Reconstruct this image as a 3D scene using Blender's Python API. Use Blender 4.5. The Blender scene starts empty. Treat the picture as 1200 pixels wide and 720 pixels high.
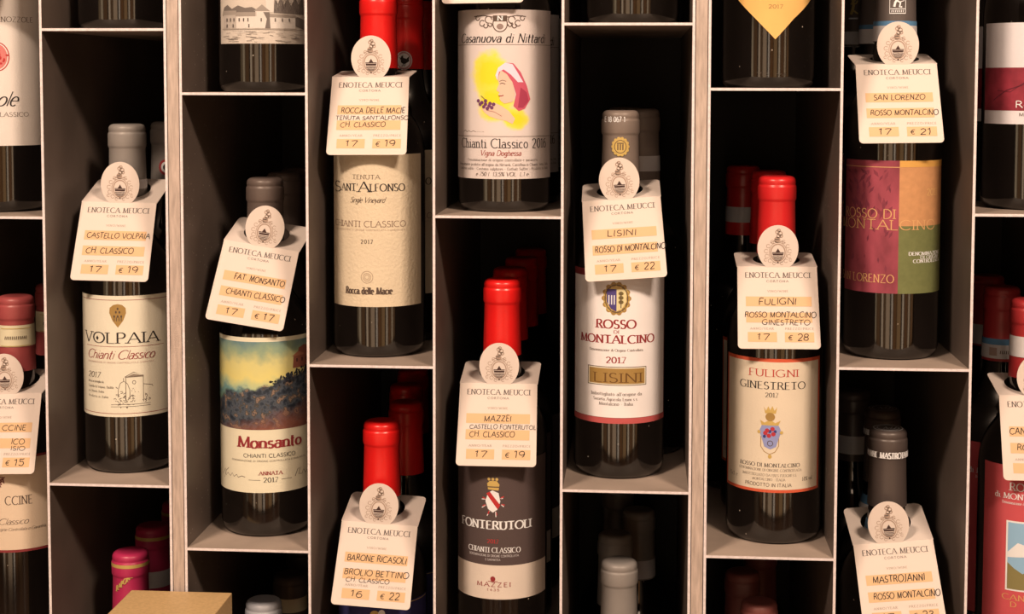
import bpy, bmesh, math, random
from mathutils import Vector, Matrix
random.seed(7)
PI = math.pi
C = bpy.context.scene.collection
S = bpy.context.scene

# ------------------------------------------------------------------ camera
# All builders work in millimetres: X right, Y into the rack (0 = its front), Z up (0 = a shelf line
# 1.13 m above the floor). MM / BASE turn them into metres.
MM = 0.001
BASE = 1.13
CX, CD, CZ = 355.265, 1160.577, 321.244
YAW, PITCH, ROLL = .0751, .0627, .0022
FPX, PX, PY = 1784.14, 616.16, 207.82


def cam_axes():
    fw = Vector((-math.sin(YAW) * math.cos(PITCH), math.cos(YAW) * math.cos(PITCH), -math.sin(PITCH)))
    r = Vector((math.cos(YAW), math.sin(YAW), 0))
    u = r.cross(fw)
    r2 = math.cos(ROLL) * r + math.sin(ROLL) * u
    u2 = -math.sin(ROLL) * r + math.cos(ROLL) * u
    return r2, u2, fw


RX, UX, FX = cam_axes()


def at(x, y, Y):
    """photo pixel -> (X, Z) in mm on the vertical plane at depth Y"""
    d = RX * ((x - PX) / FPX) + UX * ((PY - y) / FPX) + FX
    k = (Y + CD) / d.y
    return CX + d.x * k, CZ + d.z * k


cd = bpy.data.cameras.new('camera')
cam = bpy.data.objects.new('camera', cd)
C.objects.link(cam)
m = Matrix((RX, UX, -FX)).transposed().to_4x4()
m.translation = Vector((CX * MM, -CD * MM, CZ * MM + BASE))
cam.matrix_world = m
cd.sensor_width = 36
cd.lens = 36 * FPX / 1200
cd.shift_x = (600 - PX) / 1200
cd.shift_y = (PY - 360) / 1200
cd.clip_start = .02
S.camera = cam

# ------------------------------------------------------------------ light
S.view_settings.view_transform = 'Standard'
S.view_settings.look = 'None'
S.view_settings.gamma = 1
S.view_settings.use_curve_mapping = False
S.view_settings.exposure = -0.36
w = bpy.data.worlds.new('world')
S.world = w
w.use_nodes = True
w.node_tree.nodes['Background'].inputs[0].default_value = (1, .75, .55, 1)
w.node_tree.nodes['Background'].inputs[1].default_value = .01


def area(name, loc, target, power, sx, sy, color=(1, .715, .51)):
    l = bpy.data.lights.new(name, 'AREA')
    l.shape = 'RECTANGLE'
    l.size, l.size_y, l.energy, l.color = sx, sy, power, color
    o = bpy.data.objects.new(name, l)
    C.objects.link(o)
    o.location = loc
    o.rotation_euler = (Vector(target) - Vector(loc)).to_track_quat('-Z', 'Y').to_euler()
    return o


area('ceiling_lamp_light', (-.5, -1.4, 2.68), (.25, 0, 1.35), 50, .35, .2)
area('ceiling_lamp_light', (1.2, -1.4, 2.68), (.45, 0, 1.35), 50, .35, .2)
area('shop_fill_light', (.35, -2.2, 2.6), (.35, 0, 1.3), 7, 1.2, .4)


# ------------------------------------------------------------------ materials
def lin(c):
    c = c / 255
    return c / 12.92 if c <= .04045 else ((c + .055) / 1.055) ** 2.4


WHITE = [lin(v) for v in (250, 224, 198)]


def alb(r, g, b, k=.82):
    """colour of a thing as it looks under the shop's warm lamps -> its own colour"""
    return tuple(min(.95, lin(v) / wv * k) for v, wv in zip((r, g, b), WHITE))


MATS = {}


def mat(name, rgb=None, rough=.6, metal=0., spec=.5, coat=0., raw=None, noise=None, bump=None):
    if name in MATS:
        return MATS[name]
    mt = bpy.data.materials.new(name)
    mt.use_nodes = True
    nt = mt.node_tree
    b = nt.nodes['Principled BSDF']
    c = raw or alb(*rgb)
    b.inputs['Base Color'].default_value = (*c, 1)
    b.inputs['Roughness'].default_value = rough
    b.inputs['Metallic'].default_value = metal
    b.inputs['Specular IOR Level'].default_value = spec
    b.inputs['Coat Weight'].default_value = coat
    if noise:
        scale, amt = noise[:2]
        n = nt.nodes.new('ShaderNodeTexNoise')
        n.inputs['Scale'].default_value = scale
        n.inputs['Detail'].default_value = 6
        tc = nt.nodes.new('ShaderNodeTexCoord')
        mp = nt.nodes.new('ShaderNodeMapping')
        mp.inputs['Scale'].default_value = noise[2] if len(noise) > 2 else (1, 1, 1)
        nt.links.new(tc.outputs['Object'], mp.inputs[0])
        nt.links.new(mp.outputs[0], n.inputs['Vector'])
        mr = nt.nodes.new('ShaderNodeMapRange')
        mr.inputs['From Min'].default_value = .3
        mr.inputs['From Max'].default_value = .7
        mr.inputs['To Min'].default_value = 1 - amt
        mr.inputs['To Max'].default_value = 1 + amt
        nt.links.new(n.outputs['Fac'], mr.inputs['Value'])
        mx = nt.nodes.new('ShaderNodeVectorMath')
        mx.operation = 'SCALE'
        mx.inputs[0].default_value = c
        nt.links.new(mr.outputs[0], mx.inputs['Scale'])
        nt.links.new(mx.outputs[0], b.inputs['Base Color'])
    if bump:
        n2 = nt.nodes.new('ShaderNodeTexNoise')
        n2.inputs['Scale'].default_value = bump[0]
        tc2 = nt.nodes.new('ShaderNodeTexCoord')
        nt.links.new(tc2.outputs['Object'], n2.inputs['Vector'])
        bp = nt.nodes.new('ShaderNodeBump')
        bp.inputs['Strength'].default_value = bump[1]
        bp.inputs['Distance'].default_value = .0005
        nt.links.new(n2.outputs['Fac'], bp.inputs['Height'])
        nt.links.new(bp.outputs[0], b.inputs['Normal'])
    MATS[name] = mt
    return mt


def ink(r, g, b):
    return mat('print_%d_%d_%d' % (r, g, b), (r, g, b), .6, spec=.3)


def speckled(name, rgb, rough, specks, spec=.4):
    """dark lacquered sheet steel with dust specks"""
    mt = mat(name, rgb, rough, spec=spec, noise=(14, .22))
    nt = mt.node_tree
    b = nt.nodes['Principled BSDF']
    src = b.inputs['Base Color'].links[0].from_socket
    v = nt.nodes.new('ShaderNodeTexVoronoi')
    v.inputs['Scale'].default_value = 210
    tc = nt.nodes.new('ShaderNodeTexCoord')
    nt.links.new(tc.outputs['Object'], v.inputs['Vector'])
    r = nt.nodes.new('ShaderNodeValToRGB')
    r.color_ramp.elements[0].position = .07
    r.color_ramp.elements[0].color = (1, 1, 1, 1)
    r.color_ramp.elements[1].position = .15
    r.color_ramp.elements[1].color = (0, 0, 0, 1)
    nt.links.new(v.outputs['Distance'], r.inputs[0])
    # only some of the cells carry a speck
    sp = nt.nodes.new('ShaderNodeSeparateColor')
    nt.links.new(v.outputs['Color'], sp.inputs[0])
    gt = nt.nodes.new('ShaderNodeMath')
    gt.operation = 'LESS_THAN'
    gt.inputs[1].default_value = specks
    nt.links.new(sp.outputs[0], gt.inputs[0])
    mu = nt.nodes.new('ShaderNodeMath')
    mu.operation = 'MULTIPLY'
    nt.links.new(r.outputs[0], mu.inputs[0])
    nt.links.new(gt.outputs[0], mu.inputs[1])
    mx = nt.nodes.new('ShaderNodeMix')
    mx.data_type = 'RGBA'
    nt.links.new(mu.outputs[0], mx.inputs[0])
    nt.links.new(src, mx.inputs[6])
    mx.inputs[7].default_value = (.42, .4, .36, 1)
    nt.links.new(mx.outputs[2], b.inputs['Base Color'])
    return mt


STEEL = speckled('dark_sheet_steel', (101, 81, 67), .45, .10)
SHELF = speckled('dusty_sheet_steel', (172, 142, 118), .55, .2)
EDGE = mat('bare_steel_edge', (236, 208, 190), .5, noise=(300, .12))
BACKM = mat('rack_back_black', (26, 16, 12), .7)
WOOD = mat('pale_sanded_wood', (192, 160, 136), .6, noise=(420, .22, (1, 1, .12)), bump=(700, .3))
GLASS = speckled('dark_wine_glass', (8, 5, 4), .09, .035, .95)
CARD = mat('cream_card', (229, 198, 172), .6, spec=.2)
BAND = mat('peach_print', (228, 174, 122), .6, spec=.2)
HEAD = ink(98, 82, 72)
FAINT = ink(168, 140, 116)
PEN = ink(36, 28, 28)
ORN = ink(178, 142, 116)
DARKB = ink(70, 45, 38)

# ------------------------------------------------------------------ mesh helpers


def link(o, parent=None):
    C.objects.link(o)
    if parent:
        o.parent = parent
    return o


def empty(name, x, y, z, label, cat, group=None, rot=(0, 0, 0)):
    o = bpy.data.objects.new(name, None)
    o.empty_display_size = .02
    C.objects.link(o)
    o.location = (x * MM, y * MM, z * MM + BASE)
    o.rotation_euler = rot
    tag(o, label, cat, group)
    return o


def tag(o, label, cat, group=None):
    o['label'] = label
    o['category'] = cat
    if group:
        o['group'] = group
    return o


def obj(name, bm, mats, parent=None, smooth=False, label=None):
    me = bpy.data.meshes.new(name)
    bm.to_mesh(me)
    bm.free()
    for mm in (mats if isinstance(mats, (list, tuple)) else [mats]):
        me.materials.append(mm)
    if smooth:
        for p in me.polygons:
            p.use_smooth = True
    o = bpy.data.objects.new(name, me)
    link(o, parent)
    if label:
        o['label'] = label
    return o


def box_bm(x0, x1, y0, y1, z0, z1, bm=None, front=None, bevel=0, base=False):
    """box in mm; front = material index for its front (-Y) face; base adds the world height"""
    bm = bm or bmesh.new()
    zz = BASE if base else 0
    v = [bm.verts.new((x * MM, y * MM, z * MM + zz)) for x in (x0, x1) for y in (y0, y1) for z in (z0, z1)]
    fs = []
    for f in ((0, 1, 3, 2), (4, 6, 7, 5), (0, 4, 5, 1), (2, 3, 7, 6), (0, 2, 6, 4), (1, 5, 7, 3)):
        fs.append(bm.faces.new([v[i] for i in f]))
    if front is not None:
        fs[2].material_index = front
    bmesh.ops.recalc_face_normals(bm, faces=fs)
    if bevel:
        es = list({e for f in fs for e in f.edges})
        bmesh.ops.bevel(bm, geom=es, offset=bevel * MM, segments=2, profile=.5, affect='EDGES')
    return bm


def lathe(profile, n=56, cap_bottom=False, cap_top=False, bm=None):
    bm = bm or bmesh.new()
    rings = []
    for r, z in profile:
        rings.append([bm.verts.new((r * MM * math.cos(2 * PI * i / n), r * MM * math.sin(2 * PI * i / n), z * MM)) for i in range(n)])
    for a, b in zip(rings, rings[1:]):
        for i in range(n):
            j = (i + 1) % n
            bm.faces.new((a[i], a[j], b[j], b[i]))
    if cap_bottom:
        bm.faces.new(rings[0][::-1])
    if cap_top:
        bm.faces.new(rings[-1])
    return bm


# ------------------------------------------------------------------ lettering: skeleton glyphs drawn with a broad nib
def a(cx, cy, rx, ry, a0, a1):
    n = max(4, int(abs(a1 - a0) / 22))
    return [(cx + rx * math.cos(math.radians(a0 + (a1 - a0) * i / n)), cy + ry * math.sin(math.radians(a0 + (a1 - a0) * i / n))) for i in range(n + 1)]


def st(*items):
    out = []
    for it in items:
        if isinstance(it, list):
            out += it
        else:
            out.append(it)
    return out


XH = .64
GL = {
    'A': (.84, [st((0, 0), (.42, 1)), st((.42, 1), (.84, 0)), st((.16, .36), (.68, .36))]),
    'B': (.64, [st((.08, 0), (.08, 1)), st((.08, 1), (.3, 1), a(.3, .76, .24, .24, 90, -90), (.08, .52)), st((.3, .52), a(.32, .26, .28, .26, 90, -90), (.08, 0))]),
    'C': (.84, [st(a(.48, .5, .46, .5, 48, 312))]),
    'D': (.82, [st((.08, 0), (.08, 1)), st((.08, 1), (.3, 1), a(.3, .5, .46, .5, 90, -90), (.08, 0))]),
    'E': (.6, [st((.08, 0), (.08, 1)), st((.08, 1), (.54, 1)), st((.08, .52), (.46, .52)), st((.08, 0), (.57, 0))]),
    'F': (.56, [st((.08, 0), (.08, 1)), st((.08, 1), (.54, 1)), st((.08, .5), (.44, .5))]),
    'G': (.9, [st(a(.48, .5, .46, .5, 48, 300), (.8, .1), (.8, .42)), st((.58, .42), (.9, .42))]),
    'H': (.8, [st((.08, 0), (.08, 1)), st((.72, 0), (.72, 1)), st((.08, .52), (.72, .52))]),
    'I': (.2, [st((.1, 0), (.1, 1))]),
    'J': (.4, [st((.3, 1), (.3, .2), a(.12, .2, .18, .25, 0, -100))]),
    'K': (.74, [st((.08, 0), (.08, 1)), st((.7, 1), (.08, .42)), st((.26, .58), (.74, 0))]),
    'L': (.58, [st((.08, 1), (.08, 0)), st((.08, 0), (.56, 0))]),
    'M': (.98, [st((.1, 0), (.14, 1)), st((.14, 1), (.49, .05)), st((.49, .05), (.84, 1)), st((.84, 1), (.88, 0))]),
    'N': (.82, [st((.1, 0), (.1, 1)), st((.1, 1), (.72, 0)), st((.72, 0), (.72, 1))]),
    'O': (.94, [st(a(.47, .5, .45, .5, 90, 450))]),
    'P': (.6, [st((.08, 0), (.08, 1)), st((.08, 1), (.3, 1), a(.3, .74, .26, .26, 90, -90), (.08, .48))]),
    'Q': (.94, [st(a(.47, .5, .45, .5, 90, 450)), st((.5, .2), (.9, -.15))]),
    'R': (.68, [st((.08, 0), (.08, 1)), st((.08, 1), (.3, 1), a(.3, .75, .25, .25, 90, -90), (.08, .5)), st((.32, .5), (.68, 0))]),
    'S': (.56, [st(a(.28, .75, .21, .25, 30, 270), a(.28, .25, .25, .25, 90, -150))]),
    'T': (.72, [st((.36, 0), (.36, 1)), st((0, 1), (.72, 1))]),
    'U': (.78, [st((.08, 1), (.08, .32), a(.39, .32, .31, .32, 180, 360), (.7, 1))]),
    'V': (.8, [st((0, 1), (.4, 0)), st((.4, 0), (.8, 1))]),
    'W': (1.1, [st((0, 1), (.28, 0)), st((.28, 0), (.55, .9)), st((.55, .9), (.82, 0)), st((.82, 0), (1.1, 1))]),
    'X': (.76, [st((.04, 1), (.72, 0)), st((.72, 1), (.04, 0))]),
    'Y': (.74, [st((.37, 0), (.37, .46)), st((0, 1), (.37, .46)), st((.37, .46), (.74, 1))]),
    'Z': (.7, [st((.06, 1), (.64, 1)), st((.64, 1), (.04, 0)), st((.04, 0), (.68, 0))]),
    '0': (.6, [st(a(.3, .5, .26, .5, 90, 450))]),
    '1': (.36, [st((.2, 0), (.2, 1)), st((.02, .8), (.2, 1))]),
    '2': (.58, [st(a(.28, .72, .24, .28, 165, -25), (.06, 0)), st((.06, 0), (.54, 0))]),
    '3': (.56, [st(a(.26, .76, .22, .24, 150, -90), a(.26, .26, .26, .26, 90, -150))]),
    '4': (.6, [st((.44, 0), (.44, 1)), st((.44, 1), (.03, .3)), st((.03, .3), (.58, .3))]),
    '5': (.56, [st((.5, 1), (.12, 1)), st((.12, 1), (.09, .58), a(.27, .32, .25, .32, 120, -150))]),
    '6': (.58, [st((.46, .98), a(.3, .36, .26, .58, 100, 180), a(.3, .31, .25, .31, 180, 540))]),
    '7': (.54, [st((.03, 1), (.52, 1)), st((.52, 1), (.18, 0))]),
    '8': (.56, [st(a(.28, .76, .21, .24, -90, 270)), st(a(.28, .26, .25, .26, 90, 450))]),
    '9': (.58, [st(a(.28, .69, .25, .31, 0, 360), a(.28, .64, .26, .6, 0, -75))]),
    '.': (.22, [st((.08, .03), (.15, .03))]), ',': (.22, [st((.14, .06), (.06, -.16))]),
    '-': (.4, [st((.05, .4), (.35, .4))]), "'": (.2, [st((.12, 1.02), (.07, .76))]),
    '/': (.4, [st((0, -.05), (.38, 1.05))]), '%': (.8, [st((.1, 0), (.7, 1)), st(a(.18, .78, .14, .2, 0, 360)), st(a(.62, .22, .14, .2, 0, 360))]),
    '+': (.5, [st((.05, .45), (.45, .45)), st((.25, .2), (.25, .7))]),
    '\u20ac': (.7, [st(a(.42, .5, .32, .46, 55, 305)), st((.0, .58), (.5, .58)), st((0, .42), (.46, .42))]),
    ' ': (.36, []),
    'a': (.52, [st(a(.24, .2, .2, .2, 0, 360)), st((.44, 0), (.44, .42), a(.25, .45, .19, .19, 0, 150))]),
    'b': (.56, [st((.08, 0), (.08, 1)), st(a(.29, .32, .22, .32, 150, -150))]),
    'c': (.48, [st(a(.28, .32, .24, .32, 50, 310))]),
    'd': (.56, [st((.46, 0), (.46, 1)), st(a(.26, .32, .22, .32, 30, 330))]),
    'e': (.52, [st((.05, .34), (.47, .34), a(.26, .32, .22, .32, 5, 310))]),
    'f': (.34, [st((.12, 0), (.12, .8), a(.26, .8, .14, .2, 180, 50)), st((0, XH), (.28, XH))]),
    'g': (.54, [st(a(.25, .36, .2, .28, 0, 360)), st((.45, XH), (.45, -.1), a(.25, -.1, .2, .2, 0, -160))]),
    'h': (.58, [st((.08, 0), (.08, 1)), st((.08, .4), a(.28, .4, .2, .24, 180, 0), (.48, 0))]),
    'i': (.2, [st((.1, 0), (.1, XH)), st((.07, .86), (.13, .86))]),
    'j': (.22, [st((.12, XH), (.12, -.1), a(-.02, -.1, .14, .18, 0, -100)), st((.09, .86), (.15, .86))]),
    'k': (.54, [st((.08, 0), (.08, 1)), st((.46, XH), (.08, .24)), st((.2, .36), (.52, 0))]),
    'l': (.2, [st((.1, 0), (.1, 1))]),
    'm': (.88, [st((.08, 0), (.08, XH)), st((.08, .42), a(.26, .42, .18, .22, 180, 0), (.44, 0)), st((.44, .42), a(.62, .42, .18, .22, 180, 0), (.8, 0))]),
    'n': (.58, [st((.08, 0), (.08, XH)), st((.08, .4), a(.28, .4, .2, .24, 180, 0), (.48, 0))]),
    'o': (.56, [st(a(.28, .32, .24, .32, 90, 450))]),
    'p': (.56, [st((.08, -.3), (.08, XH)), st(a(.29, .32, .22, .32, 150, -150))]),
    'q': (.56, [st((.46, -.3), (.46, XH)), st(a(.26, .32, .22, .32, 30, 330))]),
    'r': (.4, [st((.08, 0), (.08, XH)), st((.08, .36), a(.26, .42, .18, .22, 170, 60))]),
    's': (.42, [st(a(.21, .48, .15, .16, 30, 270), a(.21, .16, .17, .16, 90, -150))]),
    't': (.36, [st((.14, .9), (.14, .16), a(.26, .16, .12, .16, 180, 290)), st((0, XH), (.3, XH))]),
    'u': (.58, [st((.08, XH), (.08, .24), a(.27, .24, .19, .24, 180, 360), (.46, XH)), st((.46, .3), (.48, 0))]),
    'v': (.5, [st((0, XH), (.25, 0)), st((.25, 0), (.5, XH))]),
    'w': (.74, [st((0, XH), (.19, 0)), st((.19, 0), (.37, .58)), st((.37, .58), (.55, 0)), st((.55, 0), (.74, XH))]),
    'x': (.5, [st((.03, XH), (.47, 0)), st((.47, XH), (.03, 0))]),
    'y': (.5, [st((0, XH), (.25, 0)), st((.5, XH), (.14, -.3))]),
    'z': (.46, [st((.04, XH), (.42, XH)), st((.42, XH), (.04, 0)), st((.04, 0), (.44, 0))]),
}
# thick, thin, slant, serif size, jitter, letter gap   (all relative to the cap height)
STY = {
    'serif': (.17, .055, 0, .2, 0, .12), 'bold': (.24, .085, 0, .2, 0, .1), 'light': (.115, .065, 0, .15, 0, .12),
    'sans': (.14, .12, 0, 0, 0, .13), 'italic': (.15, .065, .22, .05, 0, .08), 'script': (.115, .05, .42, 0, 0, .0),
    'hand': (.125, .115, .1, 0, .06, .1), 'wide': (.17, .11, 0, .12, 0, .32), 'black': (.25, .09, .04, .15, .02, .06),
}


class Art:
    """flat drawing in mm that can be laid on a card or bent round a bottle"""

    def __init__(self):
        self.polys = []

    def poly(self, pts, mt, layer=1):
        self.polys.append((pts, mt, layer))

    def rect(self, x0, y0, x1, y1, mt, layer=1):
        self.poly([(x0, y0), (x1, y0), (x1, y1), (x0, y1)], mt, layer)

    def ell(self, cx, cy, rx, ry, mt, layer=1, n=20, a0=0, a1=360):
        self.poly([(cx + rx * math.cos(math.radians(a0 + (a1 - a0) * i / n)), cy + ry * math.sin(math.radians(a0 + (a1 - a0) * i / n))) for i in range(n if a1 - a0 == 360 else n + 1)], mt, layer)

    def line(self, pts, wd, mt, layer=1, thin=None):
        """stroke with a nib: wd where it runs up or down, thin where it runs across"""
        thin = wd if thin is None else thin
        pts = [p for i, p in enumerate(pts) if i == 0 or (abs(p[0] - pts[i - 1][0]) + abs(p[1] - pts[i - 1][1])) > 1e-5]
        n = len(pts)
        if n < 2:
            return
        L = []
        straight = n == 2
        for i, p in enumerate(pts):
            p0 = pts[max(0, i - 1)]
            p1 = pts[min(n - 1, i + 1)]
            dx, dy = p1[0] - p0[0], p1[1] - p0[1]
            d = math.hypot(dx, dy) or 1
            dx, dy = dx / d, dy / d
            f = abs(dy)
            if straight and abs(dx) > .15:
                f = abs(dy) if dx * dy < 0 else abs(dy) * .35
            ww = (thin + (wd - thin) * f) / 2
            L.append(((p[0] - dy * ww, p[1] + dx * ww), (p[0] + dy * ww, p[1] - dx * ww)))
        for p, q in zip(L, L[1:]):
            self.polys.append(([p[0], p[1], q[1], q[0]], mt, layer))

    def ring(self, cx, cy, rx, ry, wd, mt, layer=1, n=28, a0=0, a1=360):
        self.line([(cx + rx * math.cos(math.radians(a0 + (a1 - a0) * i / n)), cy + ry * math.sin(math.radians(a0 + (a1 - a0) * i / n))) for i in range(n + 1)], wd, mt, layer)

    def width(self, s, h, sty):
        gap = STY[sty][5]
        return sum(GL.get(c, GL['-'])[0] + gap for c in s) * h - gap * h

    def text(self, s, x0, x1, y, h, sty, mt, layer=1, rise=0):
        """fits s between x0 and x1 on baseline y with cap height h"""
        thick, thin, sl, ser, jit, gap = STY[sty]
        w0 = self.width(s, 1, sty)
        kx = (x1 - x0) / w0
        rnd = random.Random(s)
        x = 0
        for ch in s:
            wd, strokes = GL.get(ch, GL['-'])
            ends = {}
            for stv in strokes:
                for e in (stv[0], stv[-1]):
                    k = (round(e[0], 2), round(e[1], 2))
                    ends[k] = ends.get(k, 0) + 1
            jy = rnd.uniform(-1, 1) * jit
            js = 1 + rnd.uniform(-1.6, 1.2) * jit

            def T(p):
                px_ = x + p[0] + sl * p[1] * (h / kx if kx else 1)
                return (x0 + px_ * kx, y + rise * px_ * kx + (p[1] * js + jy) * h)
            for stv in strokes:
                pts = stv
                if jit and len(stv) == 2 and sty == 'hand':
                    mx = ((stv[0][0] + stv[1][0]) / 2 + rnd.uniform(-1, 1) * jit, (stv[0][1] + stv[1][1]) / 2 + rnd.uniform(-1, 1) * jit)
                    pts = [stv[0], ((stv[0][0] + mx[0] * 2) / 3, (stv[0][1] + mx[1] * 2) / 3), mx, stv[1]]
                q = [T(p) for p in pts]
                if jit:
                    q = [(p[0] + rnd.uniform(-1, 1) * jit * h * .5, p[1] + rnd.uniform(-1, 1) * jit * h * .5) for p in q]
                self.line(q, thick * h, mt, layer, thin * h)
                if ser:
                    for e, o in ((stv[0], stv[1]), (stv[-1], stv[-2])):
                        if ends[(round(e[0], 2), round(e[1], 2))] > 1 or abs(e[1] - o[1]) < .6 * abs(e[0] - o[0]):
                            continue
                        if e[1] in (0, 1) or (e[1] == XH and ch.islower()) or e[1] == -.3:
                            u = T(e)
                            lw = ser * h
                            l0 = lw if not (ch.islower() and e[1] > .3) else lw
                            r0 = lw if not (ch.islower() and e[1] > .3) else 0
                            yy = thin * h * (.5 if e[1] <= 0 else -.5)
                            self.polys.append(([(u[0] - l0 - thick * h * .3, u[1]), (u[0] + r0 + thick * h * .3, u[1]), (u[0] + r0 + thick * h * .3, u[1] + yy * 2), (u[0] - l0 - thick * h * .3, u[1] + yy * 2)], mt, layer))
            x += wd + gap

    def build(self, name, parent, mapf, step=None, bm=None, mats=None, label=None, smooth=False):
        bm = bm or bmesh.new()
        mats = mats or []
        uvl = bm.loops.layers.uv.verify()
        for layer in sorted({p[2] for p in self.polys}):
            b2 = bmesh.new()
            for pts, mt, l in self.polys:
                if l != layer:
                    continue
                if mt not in mats:
                    mats.append(mt)
                vs = [b2.verts.new((p[0], p[1], 0)) for p in pts]
                try:
                    f = b2.faces.new(vs)
                except ValueError:
                    continue
                f.material_index = mats.index(mt)
            b2.normal_update()
            for f in b2.faces:
                if f.normal.z < 0:
                    f.normal_flip()
            big = [f for f in b2.faces if len(f.verts) > 4]
            if big:
                bmesh.ops.triangulate(b2, faces=big)
            if step:
                xs = [v.co.x for v in b2.verts]
                k = math.floor(min(xs) / step) + 1
                while k * step < max(xs):
                    bmesh.ops.bisect_plane(b2, geom=b2.verts[:] + b2.edges[:] + b2.faces[:], plane_co=(k * step, 0, 0), plane_no=(1, 0, 0), dist=1e-5)
                    k += 1
            vm = {}
            for v in b2.verts:
                p = mapf(v.co.x, v.co.y, layer)
                vm[v] = (bm.verts.new((p[0] * MM, p[1] * MM, p[2] * MM)), v.co.x, v.co.y)
            for f in b2.faces:
                try:
                    nf = bm.faces.new([vm[v][0] for v in f.verts])
                except ValueError:
                    continue
                nf.material_index = f.material_index
                nf.smooth = smooth
                for lp, v in zip(nf.loops, f.verts):
                    lp[uvl].uv = (vm[v][1] * .01, vm[v][2] * .01)
            b2.free()
        return obj(name, bm, mats, parent, label=label)

# ------------------------------------------------------------------ the room
def struct(name, bm, mt):
    o = obj(name, bm, mt)
    o['kind'] = 'structure'
    return o


PLASTER = mat('warm_plaster', (128, 102, 82), .8, noise=(5, .06))
ROOMX0, ROOMX1, ROOMY0, ROOMY1, ROOMTOP = -3500, 4200, -3100, 345, 1650
FLOORM = mat('terracotta_floor', (150, 108, 84), .5, noise=(6, .2))
struct('floor', box_bm(ROOMX0, ROOMX1, ROOMY0, ROOMY1, -1180, -1130, base=True), FLOORM)
struct('ceiling', box_bm(ROOMX0, ROOMX1, ROOMY0, ROOMY1, ROOMTOP, ROOMTOP + 50, base=True), PLASTER)
struct('wall_back', box_bm(ROOMX0, ROOMX1, ROOMY1, ROOMY1 + 60, -1130, ROOMTOP, base=True), PLASTER)
struct('wall_left', box_bm(ROOMX0 - 60, ROOMX0, ROOMY0, ROOMY1, -1130, ROOMTOP, base=True), PLASTER)
struct('wall_right', box_bm(ROOMX1, ROOMX1 + 60, ROOMY0, ROOMY1, -1130, ROOMTOP, base=True), PLASTER)
struct('wall_front', box_bm(ROOMX0, ROOMX1, ROOMY0 - 60, ROOMY0, -1130, ROOMTOP, base=True), PLASTER)
PANEL = mat('oak_wall_boards', (120, 84, 58), .5, noise=(9, .3, (1, 1, .08)))


def glow(name, rgb, k):
    mt = bpy.data.materials.new(name)
    mt.use_nodes = True
    b = mt.node_tree.nodes['Principled BSDF']
    b.inputs['Base Color'].default_value = (.1, .1, .1, 1)
    b.inputs['Emission Color'].default_value = (*[lin(v) for v in rgb], 1)
    b.inputs['Emission Strength'].default_value = k * 1.1
    return mt


# unseen glowing panels in oak frames, added for the streaks reflected in the bottles
x = ROOMX0 + 60
k = 1
for wd, rgb, e in ((620, (235, 190, 140), 1.0), (520, (250, 214, 170), 2.2), (760, (214, 150, 98), .9), (300, (255, 216, 176), 3.0), (240, (226, 160, 104), .8), (560, (250, 204, 160), 2.2), (170, (255, 226, 196), 3.4),
                   (420, (206, 136, 80), 1.2), (520, (240, 180, 120), 1.6), (240, (255, 222, 186), 3.2), (640, (214, 144, 90), 1.0), (330, (255, 214, 170), 2.6), (560, (226, 160, 104), 1.2), (420, (250, 206, 160), 2.2)):
    if x + wd > ROOMX1 - 40:
        break
    bm = box_bm(x - 18, x + wd + 18, ROOMY0, ROOMY0 + 30, -1130, -1060, base=True)
    box_bm(x - 18, x + wd + 18, ROOMY0, ROOMY0 + 30, 560, 620, bm, base=True)
    box_bm(x - 18, x, ROOMY0, ROOMY0 + 30, -1060, 560, bm, base=True)
    box_bm(x + wd, x + wd + 18, ROOMY0, ROOMY0 + 30, -1060, 560, bm, base=True)
    nf = len(bm.faces)
    box_bm(x, x + wd, ROOMY0 + 4, ROOMY0 + 12, -1060, 560, bm, base=True)
    for i_, f in enumerate(bm.faces):
        f.material_index = 1 if i_ >= nf else 0
    struct('glow_panel_%d' % k, bm, [PANEL, glow('glow_pane_%d' % k, rgb, e)])
    x += wd + (70 if k % 3 else 190)
    k += 1

# ------------------------------------------------------------------ the racks
Wc, T_, POST = 97.0, 2.0, 14.009
MOD = 4 * Wc + 3 * T_ + POST
COL = {}
x = 0.
for n in 'CDEF':
    COL[n] = (x, x + Wc)
    x += Wc + T_
for s_, d_ in (('C', 'G'), ('D', 'H'), ('E', 'I'), ('F', 'J')):
    COL[d_] = (COL[s_][0] + MOD, COL[s_][1] + MOD)
for s_, d_ in (('F', 'B'), ('E', 'A'), ('D', 'Y'), ('C', 'X')):
    COL[d_] = (COL[s_][0] - MOD, COL[s_][1] - MOD)
SP = 360.
ZS = {'F': 4.07, 'G': -45.14, 'C': -49.62, 'D': 98.59, 'E': 216.19, 'H': 103.10, 'B': 0., 'A': 212.46, 'I': 221.04, 'J': 8., 'X': -53., 'Y': 95.}
RZ0, RZ1, DEPTH = -1130, 800, 330


def steel_panel(name, x0, x1, parent, z0=RZ0, z1=RZ1):
    return obj(name, box_bm(x0, x1, 0, DEPTH, z0, z1, front=1, bevel=0), [STEEL, EDGE], parent)


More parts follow.
